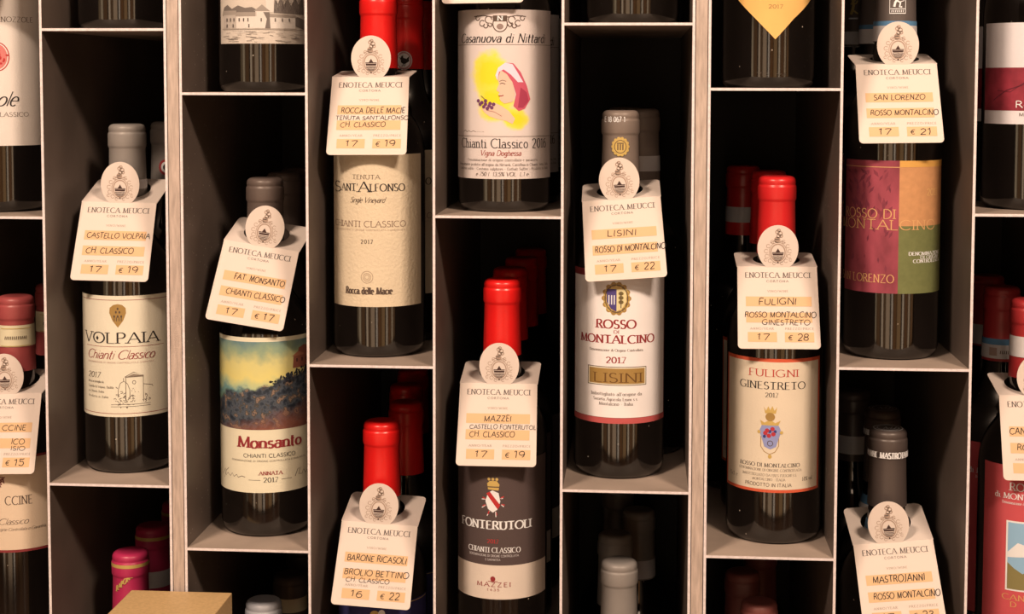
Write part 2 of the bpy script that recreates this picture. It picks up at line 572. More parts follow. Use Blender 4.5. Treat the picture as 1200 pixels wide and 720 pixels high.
def rack(cols, label):
    x0 = COL[cols[0]][0] - T_
    x1 = COL[cols[-1]][1] + T_
    r = bpy.data.objects.new('wine_rack', None)
    C.objects.link(r)
    r.location = (0, 0, BASE)
    tag(r, label, 'rack', 'steel wine racks')
    xs = [(COL[c][0] - T_, COL[c][0]) for c in cols] + [(COL[cols[-1]][1], x1)]
    for i, (p, q) in enumerate(xs):
        steel_panel('side_panel' if i in (0, len(xs) - 1) else 'partition', p, q, r)
    for c in cols:
        z = ZS[c] - 3 * SP
        while z < RZ1 - 20:
            if z > RZ0 + 10:
                obj('shelf', box_bm(COL[c][0], COL[c][1], 0, DEPTH, z, z + 2.0, front=1), [SHELF, EDGE], r)
            z += SP
    obj('back_panel', box_bm(x0, x1, DEPTH, DEPTH + 3, RZ0, RZ1), BACKM, r)
    return r


rack('XYAB', 'dark steel bottle rack of narrow bays left of the left wooden post')
rack('CDEF', 'dark steel bottle rack of four narrow bays between the two wooden posts')
rack('GHIJ', 'dark steel bottle rack of narrow bays right of the right wooden post')
for xa, lb in ((COL['B'][1] + T_, 'pale wooden post left, rising behind the golden cardboard box'), (COL['F'][1] + T_, 'pale wooden post on the right, beside the white coat-of-arms label')):
    o = obj('wooden_post', box_bm(xa + .5, xa + POST - 2 * T_ - .5, -.4, DEPTH, RZ0, RZ1, base=True, bevel=.6), WOOD)
    tag(o, lb, 'post', 'wooden posts between the racks')


# ------------------------------------------------------------------ bottles
def fit_x(col, x, R):
    """keep a bottle clear of the sheets on both sides of its bay"""
    return max(COL[col][0] + R + .8, min(COL[col][1] - R - .8, x))


class Bottle:
    def __init__(self, col, xp, yp, ytop, label, cap, R=37.4, Y=66., H=None, level=0, neck=14.0, group='bottles at the front of the bays', caplen=62, name='wine_bottle'):
        self.col = col
        self.X = fit_x(col, at(xp, yp, Y)[0], R)
        self.zs = ZS[col] + level * SP + 2.25
        self.H = H or at(xp, ytop + 2, Y)[1] - self.zs
        self.R, self.Y, self.neck = R, Y, neck
        H = self.H
        self.root = empty(name, self.X, Y, self.zs, label, 'wine bottle', group)
        rn = neck
        pr = [(R - 10, 2.5), (R - 9, .6), (R - 6.5, 0), (R - 4, .6), (R - 1.8, 2.6), (R - .5, 5.5), (R, 9)]
        for i in range(1, 8):
            pr.append((R, 9 + (H - 132 - 9) * i / 7))
        for d, f in ((127, .985), (122, .955), (117, .905), (112, .83), (107, .73), (102, .6), (98, .48), (94, .365), (90, .27), (86, .195), (82, .14), (77, .09), (70, .045), (62, .02), (50, 0), (30, 0), (4, 0)):
            pr.append((rn + (R - rn) * f, H - d))
        obj('glass_body', lathe(pr, 72, True, True), GLASS, self.root, True)
        r = rn + .5
        cp = [(r + 1.1, H - caplen), (r + .9, H - caplen + 8), (r + .3, H - 34), (r, H - 20.5), (r + .15, H - 19.6), (r + .75, H - 18.6), (r + .95, H - 17.5), (r + .95, H - 8.6), (r + .7, H - 7.6), (r + .15, H - 7.0), (r + .1, H - 6.2), (r + .35, H - 5.4), (r + .2, H - 3.2), (r - .6, H - 1.6), (r - 2, H - .6), (r - 3.6, H - .15), (r - 7, H - .4), (.5, H - .4)]
        if caplen < 20:
            cp = [(r + .2, H - caplen)] + cp[6:]
        self.capr = r
        self.cap = obj('capsule', lathe(cp, 56, False, True), cap, self.root, True)

    def neck_r(self, z):
        d = self.H - z
        if d < 62:
            return self.capr + 1.1 * max(0, (d - 20) / 42) + .15
        tb = ((62, .02), (70, .045), (77, .09), (82, .14), (86, .195), (90, .27), (94, .365), (98, .48), (102, .6))
        for (d0, f0), (d1, f1) in zip(tb, tb[1:]):
            if d <= d1:
                f = f0 + (f1 - f0) * (d - d0) / (d1 - d0)
                return self.neck + (self.R - self.neck) * f + .2
        return self.R

    def zat(self, y, front=None):
        """local height of photo row y on the bottle's axis column"""
        xp = 0
        f = self.Y - (front if front is not None else 15)
        # project at the bottle's own X: search the photo column that gives X
        lo, hi = -200., 1400.
        for _ in range(40):
            mid = (lo + hi) / 2
            if at(mid, y, f)[0] < self.X:
                lo = mid
            else:
                hi = mid
        return at(lo, y, f)[1] - self.zs

    def band(self, y0, y1, mt, name='neck_band', dr=.25, label=None):
        z1, z0 = self.zat(y0), self.zat(y1)
        pr = [(self.neck_r(z0 + (z1 - z0) * i / 4) + dr, z0 + (z1 - z0) * i / 4) for i in range(5)]
        return obj(name, lathe(pr, 56), mt, self.root, True, label=label)

    def decal(self, name, draw, xp, y, label=None, dr=.4, scale=1.48):
        """small print on the neck, drawn in photo pixels about (xp, y)"""
        ar = Art()
        draw(ar)
        z = self.zat(y)
        view = math.atan2(CX - self.X, CD + self.Y)
        b = self

        def mp(s, t, l):
            zz = z + t / scale
            r = b.neck_r(zz) + dr + .08 * l
            ang = s / scale / r + view + off
            return (r * math.sin(ang), -r * math.cos(ang), zz)
        cxp = self.px(y)
        off = math.asin(max(-.95, min(.95, (xp - cxp) / scale / self.neck_r(z))))
        return ar.build(name, self.root, mp, step=2., label=label)

    def px(self, y):
        lo, hi = -200., 1400.
        for _ in range(40):
            mid = (lo + hi) / 2
            if at(mid, y, self.Y)[0] < self.X:
                lo = mid
            else:
                hi = mid
        return lo


class Label:
    """paper label bent round a bottle; drawing calls take photo pixels and turn them into mm on the paper"""

    def __init__(self, b, xc, rp, ytop, ybot):
        self.b, self.xc, self.rp = b, xc, rp
        self.y0 = ytop
        self.z0 = b.zat(ytop, b.R)
        self.k = (self.z0 - b.zat(ybot, b.R)) / (ybot - ytop)
        self.view = math.atan2(CX - b.X, CD + b.Y)
        self.A = Art()

    def s(self, x):
        return self.b.R * math.asin(max(-.998, min(.998, (x - self.xc) / self.rp)))

    def t(self, y):
        return -(y - self.y0) * self.k

    def P(self, pts):
        return [(self.s(x), self.t(y)) for x, y in pts]

    def rect(self, x0, y0, x1, y1, mt, layer=1):
        self.A.rect(self.s(x0), self.t(y1), self.s(x1), self.t(y0), mt, layer)

    def sheet(self, d0, d1, y0, y1, mt, layer=0):
        R = self.b.R
        self.A.rect(R * math.radians(d0), self.t(y1), R * math.radians(d1), self.t(y0), mt, layer)

    def poly(self, pts, mt, layer=1):
        self.A.poly(self.P(pts), mt, layer)

    def ell(self, x, y, rx, ry, mt, layer=1, **kw):
        self.A.ell(self.s(x), self.t(y), rx * self.k, ry * self.k, mt, layer, **kw)

    def ring(self, x, y, rx, ry, wd, mt, layer=1, **kw):
        self.A.ring(self.s(x), self.t(y), rx * self.k, ry * self.k, wd * self.k, mt, layer, **kw)

    def line(self, pts, wd, mt, layer=1):
        self.A.line(self.P(pts), wd * self.k, mt, layer)

    def text(self, s, x0, x1, y, h, sty, mt, layer=2):
        self.A.text(s, self.s(x0), self.s(x1), self.t(y), h * self.k, sty, mt, layer)

    def build(self, label=None, name='label'):
        R, z0, v = self.b.R, self.z0, self.view

        def mp(s, t, l):
            r = R + .25 + .1 * l
            return (r * math.sin(s / R + v), -r * math.cos(s / R + v), z0 + t)
        return self.A.build(name, self.b.root, mp, step=2.5, label=label, smooth=True)


def dup(b, x, Y, label, group, zs=None, skip=()):
    x = fit_x(b.col, x, b.R)
    r = b.root.copy()
    C.objects.link(r)
    r.location = (x * MM, Y * MM, (zs if zs is not None else b.zs) * MM + BASE)
    tag(r, label, 'wine bottle', group)
    for ch in b.root.children:
        if ch.name.split('.')[0] in skip:
            continue
        c = ch.copy()
        C.objects.link(c)
        c.parent = r
    return r


ROWS = (66., 141.3, 216.6, 291.9)


def behind(b, xp, yp, row, label, group, skip=()):
    Y = 66 + row * max(75.3, 2 * b.R + .3)
    return dup(b, at(xp, yp, Y)[0], Y, label, group, skip=skip)


# capsule materials
def capmat(name, rgb, rough=.32, metal=0.):
    return mat(name, rgb, rough, spec=.5, metal=metal, noise=(40, .06))


RED = capmat('glossy_red_capsule', (226, 26, 22), .3)
REDF = capmat('red_capsule', (212, 34, 32), .32)
DRED = capmat('dull_red_capsule', (168, 42, 40), .4)
GREY = capmat('grey_capsule', (142, 125, 110), .42)
LGREY = capmat('warm_grey_capsule', (128, 105, 88), .42)
CHAR = capmat('charcoal_capsule', (98, 78, 66), .4)
DARKC = capmat('dark_brown_capsule', (96, 80, 70), .42)
BLACKC = capmat('black_capsule', (80, 64, 55), .4)
DUSK = capmat('dusky_red_capsule', (170, 72, 66), .4)
PINK = capmat('magenta_capsule', (190, 44, 78), .38)
SILV = capmat('silver_capsule', (176, 164, 156), .4)
BURG = capmat('burgundy_capsule', (140, 74, 64), .42)
GOLD = mat('gold_print', (206, 162, 84), .4)
GOLDD = mat('dull_gold_print', (168, 124, 62), .4)
STRIP = mat('state_seal_paper', (212, 192, 176), .6)
PALE = mat('off_white_print', (240, 222, 204), .6)
BLK = ink(44, 36, 34)
BRN = ink(92, 70, 56)
RB = ink(150, 46, 46)
REDI = ink(190, 48, 44)


def paper(name, rgb, bump=.2):
    return mat(name, rgb, .75, spec=.2, noise=(30, .03), bump=(900, bump))


# ---- Bay B: white label with a village drawing, grey capsule
b = VOL = Bottle('B', 153.5, 480, 143, 'grey-capped wine bottle with cream village-drawing label, left bay beside the left post', GREY, R=37.3)
L = Label(b, 153.5, 54.5, 347, 489)
pp = paper('cream_label_paper', (236, 212, 176))
L.sheet(-84, 64, 347, 489, pp)
for yy in (352, 485):
    L.line([(100.5, yy), (199, yy)], .6, RB)
L.poly([(131, 361), (135, 357.5), (140, 356.5), (145, 357.5), (149, 361), (149.5, 367), (146, 376), (140, 384), (134, 376), (130.5, 367)], GOLDD)
for dx, dy in ((0, 362), (-2, 366), (2, 366), (-4, 371), (0, 371), (4, 371)):
    L.ell(140 + dx, dy, 1.1, 1.6, BRN, 2, n=8)
for dx in (-4, -1.5, 1.5, 4):
    L.line([(140 + dx, 372), (140 + dx, 376.5)], .8, BRN, 2)
L.text('VOLPAIA', 103.5, 186, 402.5, 12.5, 'serif', BLK)
L.poly([(115, 397), (116.5, 394), (118, 397), (116.5, 400)], BLK)
L.line([(104.5, 406.5), (192, 406.5)], .5, RB)
L.text('Chianti Classico', 105.5, 180.5, 421, 10.5, 'script', RB)
L.text('DENOMINAZIONE DI ORIGINE CONTROLLATA E GARANTITA', 106, 180, 426, 1.8, 'sans', ink(190, 140, 120))
L.text('2017', 106, 119, 443.5, 6.5, 'italic', BRN)
for yy, s_, xe in ((449.5, 'Messa in bottiglia da', 123), (455.5, 'Castello di Volpaia, Radda', 134), (461, 'in Chianti, Italia', 123), (467, 'Prodotto in Italia', 128)):
    L.text(s_, 106, xe, yy, 2.6, 'light', BRN)
# drawing of the church and the well
L.line([(147, 442), (157, 436.5), (168.5, 441), (147, 442.5)], .7, BRN)
L.poly([(147, 442.5), (157, 438.5), (168.5, 441), (168.5, 442.5)], ink(150, 125, 100))
for p in ([(148, 443), (148, 470)], [(168, 442.5), (168, 472)], [(168, 451), (178, 453)], [(178, 453), (179, 455)]):
    L.line(p, .6, BRN)
L.ring(157.5, 448.5, 1.8, 2, .6, BRN)
L.line([(139, 466), (139.5, 456), (142, 449), (146, 447), (150, 450), (152.5, 457), (152.5, 468)], .6, BRN)
L.line([(145.5, 447), (145.5, 443)], .6, BRN)
r_ = random.Random(5)
for i in range(46):
    cx_, cy_ = r_.gauss(145, 5), r_.gauss(468, 4)
    L.line([(cx_, cy_), (cx_ + r_.uniform(-3, 3), cy_ + r_.uniform(-2, 2))], .7, BRN)
for i in range(16):
    cx_, cy_ = r_.gauss(157, 2), r_.gauss(464, 5)
    L.line([(cx_, cy_), (cx_ + r_.uniform(-2, 2), cy_ + r_.uniform(-2, 2))], .6, BRN)
for i in range(16):
    cx_, cy_ = r_.gauss(172, 2.4), r_.gauss(468, 3)
    L.line([(cx_, cy_), (cx_ + r_.uniform(-2, 2), cy_ + r_.uniform(-3, 3))], .6, BRN)
for yy in (474, 476.5):
    L.line([(131, yy + .5), (176, yy)], .5, BRN)
L.build()
b.band(211, 222, STRIP, label='cream paper band at the bottle neck')
v2 = behind(b, 197, 150, 1, 'grey-capped bottle with round red seal, half hidden by the left post', 'second row bottles', skip=('neck_band',))

# ---- Bay C: landscape label
b = MON = Bottle('C', 313.8, 590, 206, 'charcoal-capped wine bottle with painted hillside landscape label and red title', CHAR, R=37.6)
L = Label(b, 313.8, 55, 396, 578)
L.sheet(-88, 80, 396, 578, paper('monsanto_cream', (236, 212, 172)))


def landscape():
    mt = bpy.data.materials.new('painted_hillside_print')
    mt.use_nodes = True
    nt = mt.node_tree
    bs = nt.nodes['Principled BSDF']
    bs.inputs['Roughness'].default_value = .6
    bs.inputs['Specular IOR Level'].default_value = .25
    uv = nt.nodes.new('ShaderNodeUVMap')
    sx = nt.nodes.new('ShaderNodeSeparateXYZ')
    nt.links.new(uv.outputs[0], sx.inputs[0])
    n1 = nt.nodes.new('ShaderNodeTexNoise')
    n1.inputs['Scale'].default_value = 7
    n1.inputs['Detail'].default_value = 7
    nt.links.new(uv.outputs[0], n1.inputs['Vector'])
    n2 = nt.nodes.new('ShaderNodeTexNoise')
    n2.inputs['Scale'].default_value = 17
    n2.inputs['Detail'].default_value = 5
    nt.links.new(uv.outputs[0], n2.inputs['Vector'])

    def math_(op, p, q):
        n = nt.nodes.new('ShaderNodeMath')
        n.operation = op
        for i, vv in enumerate((p, q)):
            if isinstance(vv, (int, float)):
                n.inputs[i].default_value = vv
            else:
                nt.links.new(vv, n.inputs[i])
        return n.outputs[0]
    # height down the picture, with the hill line rising to the right
    yv = math_('MULTIPLY', sx.outputs[1], -1.0 / .695)
    yv = math_('ADD', yv, math_('MULTIPLY', math_('SUBTRACT', n1.outputs['Fac'], .5), .34))
    hill = math_('SUBTRACT', .52, math_('MULTIPLY', sx.outputs[0], .36))
    rel = math_('SUBTRACT', yv, hill)
    sky = nt.nodes.new('ShaderNodeValToRGB')
    el = sky.color_ramp.elements
    cols = [(0.0, (96, 122, 122)), (.16, (150, 158, 120)), (.3, (220, 196, 120)), (.46, (230, 202, 116)), (.56, (190, 188, 132)), (.63, (110, 142, 132)), (.72, (132, 152, 116)), (.8, (84, 116, 116)), (1, (60, 84, 92))]
    while len(el) < len(cols):
        el.new(.5)
    for e_, (p_, c_) in zip(el, cols):
        e_.position = p_
        e_.color = (*alb(*c_), 1)
    nt.links.new(yv, sky.inputs[0])
    gr = nt.nodes.new('ShaderNodeValToRGB')
    el = gr.color_ramp.elements
    cols = [(.3, (34, 36, 42)), (.43, (54, 58, 62)), (.5, (84, 84, 86)), (.57, (70, 64, 56)), (.64, (150, 116, 92)), (.7, (52, 60, 66))]
    while len(el) < len(cols):
        el.new(.5)
    for e_, (p_, c_) in zip(el, cols):
        e_.position = p_
        e_.color = (*alb(*c_), 1)
    nt.links.new(n2.outputs['Fac'], gr.inputs[0])
    # russet foreground to the lower right
    mxr = nt.nodes.new('ShaderNodeMix')
    mxr.data_type = 'RGBA'
    fr = math_('MULTIPLY', math_('SUBTRACT', math_('ADD', yv, math_('MULTIPLY', sx.outputs[0], .35)), .88), 5)
    cl = nt.nodes.new('ShaderNodeClamp')
    nt.links.new(fr, cl.inputs[0])
    fr = math_('MULTIPLY', cl.outputs[0], .75)
    nt.links.new(fr, mxr.inputs[0])
    nt.links.new(gr.outputs[0], mxr.inputs[6])
    mxr.inputs[7].default_value = (*alb(150, 84, 60), 1)
    mx = nt.nodes.new('ShaderNodeMix')
    mx.data_type = 'RGBA'
    c2 = nt.nodes.new('ShaderNodeClamp')
    nt.links.new(math_('MULTIPLY', rel, 22), c2.inputs[0])
    nt.links.new(c2.outputs[0], mx.inputs[0])
    nt.links.new(sky.outputs[0], mx.inputs[6])
    nt.links.new(mxr.outputs[2], mx.inputs[7])
    nt.links.new(mx.outputs[2], bs.inputs['Base Color'])
    return mt


L.sheet(-88, 80, 401, 504, landscape(), 1)
CAS = ink(150, 84, 62)
L.poly([(344, 434), (345, 419), (350, 417), (351, 411), (357, 408), (364, 411), (367, 434)], CAS, 2)
L.poly([(343, 420), (350, 415), (357, 418), (357, 420)], ink(180, 110, 78), 3)
for xx in (348, 354, 359):
    L.rect(xx, 423, xx + 1.6, 427, ink(80, 44, 40), 3)
rt = random.Random(11)
for i in range(70):
    xx = rt.uniform(318, 366)
    yy = 450 - (xx - 318) * .36 + rt.uniform(-3, 7)
    L.ell(xx, yy, rt.uniform(.8, 2.4), rt.uniform(.8, 2.6), rt.choice([ink(44, 48, 48), ink(60, 58, 62), ink(36, 36, 40)]), 3, n=7)
L.text('Monsanto', 280, 353, 525, 13, 'black', RB)
L.text('CHIANTI CLASSICO', 286.5, 346, 536.5, 4.4, 'sans', BLK)
L.text('DENOMINAZIONE DI ORIGINE CONTROLLATA E GARANTITA', 273, 358, 541.5, 1.9, 'sans', BRN)
L.text('ANNATA', 304, 331, 557, 4.2, 'bold', RB)
L.text('2017', 309, 326, 565.5, 5.4, 'serif', BLK)
L.line([(292, 563), (305.5, 563)], .5, BRN)
L.line([(330, 563), (342, 563)], .5, BRN)
L.line([(262.5, 561), (265, 554), (266, 562), (268, 558), (271, 561), (273, 557), (275, 561), (278, 558), (280, 561), (284, 559), (288, 560)], .7, BRN)
L.line([(264, 565), (266, 556), (269, 552)], .6, BRN)
L.line([(346, 562), (349, 554), (352, 553), (350, 560), (354, 561), (356, 556), (358, 561), (361, 558), (364, 560)], .7, BRN)
L.build()
behind(b, 333, 200, 1, 'charcoal-capped bottle second in file behind the hillside-label bottle', 'second row bottles')
behind(b, 349, 194, 2, 'dark-capped bottle third in file behind the hillside-label bottle', 'third row bottles')

# ---- Bay D: ivory textured label, red capsule
b = ROC = Bottle('D', 445, 390, -12, 'red-capped bottle with tall ivory textured label and small round seal', RED, R=37.6)
L = Label(b, 445, 54.5, 181, 360)
L.sheet(-74, 62, 181, 360, mat('ivory_laid_paper', (226, 194, 154), .8, spec=.2, noise=(30, .03), bump=(420, .8)))
L.text('TENUTA', 414.7, 446, 210, 5, 'light', BRN)
L.text('S', 394.5, 401.5, 225.5, 12, 'serif', BLK)
L.text("ANT'", 402.5, 421, 224, 8.5, 'serif', BLK)
L.text('A', 421.5, 434, 225, 12, 'serif', BLK)
L.text('LFONSO', 434.5, 474, 224, 8.5, 'serif', BLK)
L.text('Single Vineyard', 412, 451, 237.5, 6.5, 'script', BRN)
L.text('CHIANTI CLASSICO', 395, 475, 266, 7, 'light', ink(128, 92, 74))
L.text('DENOMINAZIONE DI ORIGINE CONTROLLATA E GARANTITA', 396, 474, 270.5, 1.8, 'sans', ink(190, 155, 125))
L.text('2017', 424, 437.5, 285.5, 4.6, 'wide', BRN)
for rr in (7, 4.5, 2.6):
    L.ring(430.7, 325, rr, rr, .8, ink(182, 148, 116))
L.text('Rocca delle Macie', 407, 459.5, 345, 8, 'bold', BRN)
L.build()
b2 = behind(b, 476, 60, 1, 'dark red-capped bottle with a black rooster seal on its neck', 'second row bottles')
behind(b, 499, 60, 2, 'red-capped bottle third in file, half hidden at the right of the rooster-seal bay', 'third row bottles')


class Proxy(Bottle):
    """lets neck prints be put on a copied bottle"""

    def __init__(self, b, root):
        self.__dict__.update(b.__dict__)
        self.root = root
        self.X = root.location.x / MM
        self.Y = root.location.y / MM


def rooster(A_):
    A_.ell(0, 0, 11, 12, mat('pink_seal', (206, 140, 132), .6), 1, n=28)
    A_.ring(0, 0, 10.4, 11.4, .9, PALE, 2)
    A_.ell(0, 0, 8, 9, PALE, 2, n=24)
    K = BLK
    A_.ell(.5, -.6, 4.4, 3.6, K, 3, n=14)
    A_.poly([(-4.8, 1.6), (-2.8, 5.6), (-.6, 6.4), (-.8, 4), (1.2, 1.8), (-1, -1)], K, 3)
    A_.poly([(2.2, 1), (7, 5.5), (6.6, 1.2), (7, -.8), (4.4, -2.6)], K, 3)
    A_.poly([(-4.6, 4), (-6.4, 3.2), (-4.4, 2.6)], K, 3)
    A_.line([(-.4, -3.6), (-1, -6.4), (-2.6, -6.8)], .9, K, 3)
    A_.line([(1.8, -3.4), (1.6, -6.4), (.2, -6.8)], .9, K, 3)


Proxy(b, b2).decal('rooster_seal', rooster, 473, 71, label='round seal with a black rooster')


def redseal(A_):
    A_.ell(0, 0, 9, 10, mat('red_seal', (176, 48, 48), .6), 1, n=28)
    A_.ell(0, 0, 6, 7, PALE, 2, n=24)
    A_.ell(0, 0, 3.4, 4.2, BLK, 3, n=12)


Proxy(VOL, v2).decal('round_seal', redseal, 194, 196, label='round red and white seal')

def wash(L):
    """yellow watercolour wash with soft uneven edges on white paper"""
    mt = bpy.data.materials.new('yellow_watercolour_print')
    mt.use_nodes = True
    nt = mt.node_tree
    bs = nt.nodes['Principled BSDF']
    bs.inputs['Roughness'].default_value = .7
    bs.inputs['Specular IOR Level'].default_value = .2
    uv = nt.nodes.new('ShaderNodeUVMap')
    n1 = nt.nodes.new('ShaderNodeTexNoise')
    n1.inputs['Scale'].default_value = 9
    n1.inputs['Detail'].default_value = 6
    nt.links.new(uv.outputs[0], n1.inputs['Vector'])
    out = None
    for x, y, rx, ry in ((574, 86, 24, 27), (580, 118, 22, 24), (604, 139, 16, 13)):
        mp = nt.nodes.new('ShaderNodeMapping')
        sx, sy = .01 * rx * L.k, .01 * ry * L.k
        mp.inputs['Scale'].default_value = (1 / sx, 1 / sy, 0)
        mp.inputs['Location'].default_value = (-L.s(x) * .01 / sx, -L.t(y) * .01 / sy, 0)
        nt.links.new(uv.outputs[0], mp.inputs[0])
        ln = nt.nodes.new('ShaderNodeVectorMath')
        ln.operation = 'LENGTH'
        nt.links.new(mp.outputs[0], ln.inputs[0])
        if out is None:
            out = ln.outputs['Value']
        else:
            mn = nt.nodes.new('ShaderNodeMath')
            mn.operation = 'SMOOTH_MIN'
            mn.inputs[2].default_value = .3
            nt.links.new(out, mn.inputs[0])
            nt.links.new(ln.outputs['Value'], mn.inputs[1])
            out = mn.outputs[0]
    ad = nt.nodes.new('ShaderNodeMath')
    ad.operation = 'MULTIPLY_ADD'
    nt.links.new(n1.outputs['Fac'], ad.inputs[0])
    ad.inputs[1].default_value = .9
    nt.links.new(out, ad.inputs[2])
    cr = nt.nodes.new('ShaderNodeValToRGB')
    el = cr.color_ramp.elements
    el.new(.5)
    for e_, (p_, c_) in zip(el, ((.45, (242, 208, 40)), (.62, (240, 212, 80)), (.78, (226, 198, 178)))):
        e_.position = p_
        e_.color = (*alb(*c_), 1)
    mr = nt.nodes.new('ShaderNodeMath')
    mr.operation = 'MULTIPLY'
    mr.inputs[1].default_value = .5
    nt.links.new(ad.outputs[0], mr.inputs[0])
    nt.links.new(mr.outputs[0], cr.inputs[0])
    nt.links.new(cr.outputs[0], bs.inputs['Base Color'])
    return mt


# ---- Bay E upper: label with a painted woman on yellow
b = NIT = Bottle('E', 591, 200, -176, 'bottle with white label of a woman holding grapes on yellow, top centre bay', CHAR, R=37.3)
L = Label(b, 591, 53.8, 11, 210)
L.sheet(-82, 79, 11, 210, paper('white_label_paper', (226, 198, 178)))
# heraldic scrolls
for sg in (-1, 1):
    for j, (ox, oy, rr) in enumerate(((13, 23, 4), (20, 27, 3.4), (25, 21, 2.6), (16, 30, 2.6), (11, 29, 2))):
        L.ring(586 + sg * ox, oy, rr, rr, 1.2, BRN, 1, a0=40 * j, a1=40 * j + 290)
    L.line([(586 + sg * 8, 20), (586 + sg * 18, 18), (586 + sg * 29, 19)], 1.1, BRN)
L.ring(586, 28, 8.4, 9, 1.2, BRN)
L.rect(578, 18, 594, 25, BRN)
L.text('N', 583, 589, 24, 5.4, 'bold', PALE)
L.ell(586, 31, 4, 3.4, ink(150, 120, 104))
L.text('Casanuova di Nittardi', 542.5, 636.5, 49.5, 10.5, 'italic', BLK)
L.line([(538.5, 52), (643, 52)], .5, BRN)
YEL = ink(240, 206, 52)
YEL2 = ink(244, 222, 120)
L.rect(540, 53, 642, 159, wash(L), 1)
PK, PKD, SKIN = ink(206, 84, 96), ink(170, 56, 74), ink(232, 184, 150)
L.poly([(581, 88), (584, 79), (592, 73), (601, 74), (609, 84), (616, 100), (620, 116), (614, 127), (607, 130), (601, 124), (604, 110), (600, 96), (593, 86), (587, 82), (583, 94)], PK, 3)
L.poly([(581, 88), (584, 79), (592, 73), (600, 75), (612, 96), (606, 96), (598, 87), (590, 81), (585, 84), (583, 94)], ink(236, 206, 204), 4)
L.poly([(609, 102), (616, 108), (618, 118), (612, 126), (606, 126)], PKD, 4)
L.poly([(587, 82), (594, 87), (600, 97), (603, 110), (600, 119), (591, 121), (587, 118), (585.5, 115), (586.5, 112.5), (584, 110.5), (585.5, 108), (582, 105.5), (585, 98), (583.5, 92)], SKIN, 4)
L.line([(586, 98), (588.5, 97), (592, 98.2)], .9, BRN, 5)
L.line([(585.5, 95), (589, 93.6), (593, 95)], .6, BRN, 5)
L.line([(584.5, 112), (587.5, 112.2), (590, 111.4)], 1.1, RB, 5)
L.poly([(566, 128), (572, 122), (580, 120), (588, 124), (596, 130), (603, 139), (600, 145), (592, 141), (582, 139), (574, 136), (569, 132)], SKIN, 3)
L.line([(571, 129), (580, 131), (588, 136)], .7, ink(170, 110, 90), 4)
GRP = ink(112, 56, 88)
for gx, gy in ((562, 118), (566, 120), (570, 122), (574, 124), (564, 122), (568, 125), (572, 127), (577, 126), (579, 122), (575, 121), (570, 118)):
    L.ell(gx, gy, 2.2, 2.2, GRP, 5, n=9)
L.line([(571, 118), (565, 112)], .8, BRN, 5)
L.line([(545, 154.6), (547, 153), (549, 155), (551, 153.4), (553, 155), (556, 153.6), (559, 154.8)], .6, BRN)
L.line([(560, 154.6), (568, 154.6)], .4, BRN)
L.line([(538.5, 160), (643, 160)], .5, BRN)
L.text('Chianti Classico 2016', 543, 638, 173.5, 11, 'light', BLK)
L.text('Vigna Doghessa', 564, 609.5, 182.5, 6.4, 'italic', ink(160, 70, 56))
L.text('Denominazione di origine controllata e garantita', 550, 628, 189, 3, 'light', BRN)
L.text("Integralmente prodotto all'origine da Nittardi, Castellina in Chianti, Siena, Italia", 541, 640, 194.5, 3, 'light', BRN)
L.text('Contiene solfiti - Contains sulphites - Enthalt Sulfite - Prodotto in Italia', 541, 640, 199.5, 3, 'light', BRN)
L.text('e 750 l  13,5% VOL  L.1 e', 559, 618, 206.5, 4.6, 'italic', BRN)
L.build()
behind(b, 604, 200, 1, 'bottle second in file behind the bottle with the painted woman', 'second row bottles')
behind(b, 612, 200, 2, 'bottle third in file behind the bottle with the painted woman', 'third row bottles')

# ---- Bay E lower: charcoal and cream label, bright red capsule
b = FON = Bottle('E', 588.6, 400, 341, 'bright red-capped bottle with charcoal and cream label, centre bay', RED, R=36.8, level=-1, H=303)
L = Label(b, 588, 53, 539, 703)
DK = paper('charcoal_label_paper', (88, 68, 60), .3)
L.sheet(-74, 72, 539, 663, DK)
L.sheet(-74, 72, 663, 703, paper('sand_label_paper', (226, 196, 168)))
L.poly([(569, 588), (572, 578), (577, 575), (584, 578), (586, 588), (583, 597), (577.5, 601), (572, 597)], PALE, 1)
L.poly([(570, 579), (574, 576.5), (586, 592), (583, 597)], REDI, 2)
for p in ((566, 584), (566, 594), (590, 582), (591, 592), (572, 603), (582, 604)):
    L.line([(577.5 + (p[0] - 577.5) * .72, 589 + (p[1] - 589) * .72), p], 1.6, REDI, 1)
    L.line([(577.5 + (p[0] - 577.5) * .7, 590 + (p[1] - 590) * .7), (p[0] - 1, p[1] + 2)], 1.0, PALE, 1)
L.poly([(572, 574), (571, 567), (574, 564), (582, 564), (585, 568), (584, 575)], GOLD, 1)
for xx in (573, 577.5, 582):
    L.ell(xx, 562, 1.8, 1.8, GOLD, 1, n=8)
L.line([(570, 571), (586, 571)], 1.2, BRN, 2)
L.text('FONTERUTOLI', 542.5, 621, 620.5, 9.5, 'bold', PALE)
L.text('2017', 571, 584, 637, 4.6, 'serif', REDI)
L.text('CHIANTI CLASSICO', 550, 609, 648, 6, 'serif', PALE)
L.text('DENOMINAZIONE DI ORIGINE CONTROLLATA', 551, 607, 653, 2.6, 'sans', ink(200, 180, 165))
L.text('E GARANTITA', 569, 586, 657.5, 2.4, 'sans', ink(200, 180, 165))
L.ell(577.5, 679, 3, 3.2, RB, 1, n=12)
L.line([(572, 682), (583, 682)], .8, RB)
L.text('MAZZEI', 559.5, 598, 688, 5, 'wide', RB)
L.text('1435', 571, 585, 693, 2.6, 'wide', RB)
L.build()
for row, xp, yp, nm in ((1, 598, 330, 'second'), (2, 611, 318, 'third'), (3, 622, 300, 'fourth')):
    behind(b, xp, yp, row, 'red-capped bottle %s in file behind the charcoal-and-cream-label bottle' % nm, '%s row bottles' % nm)

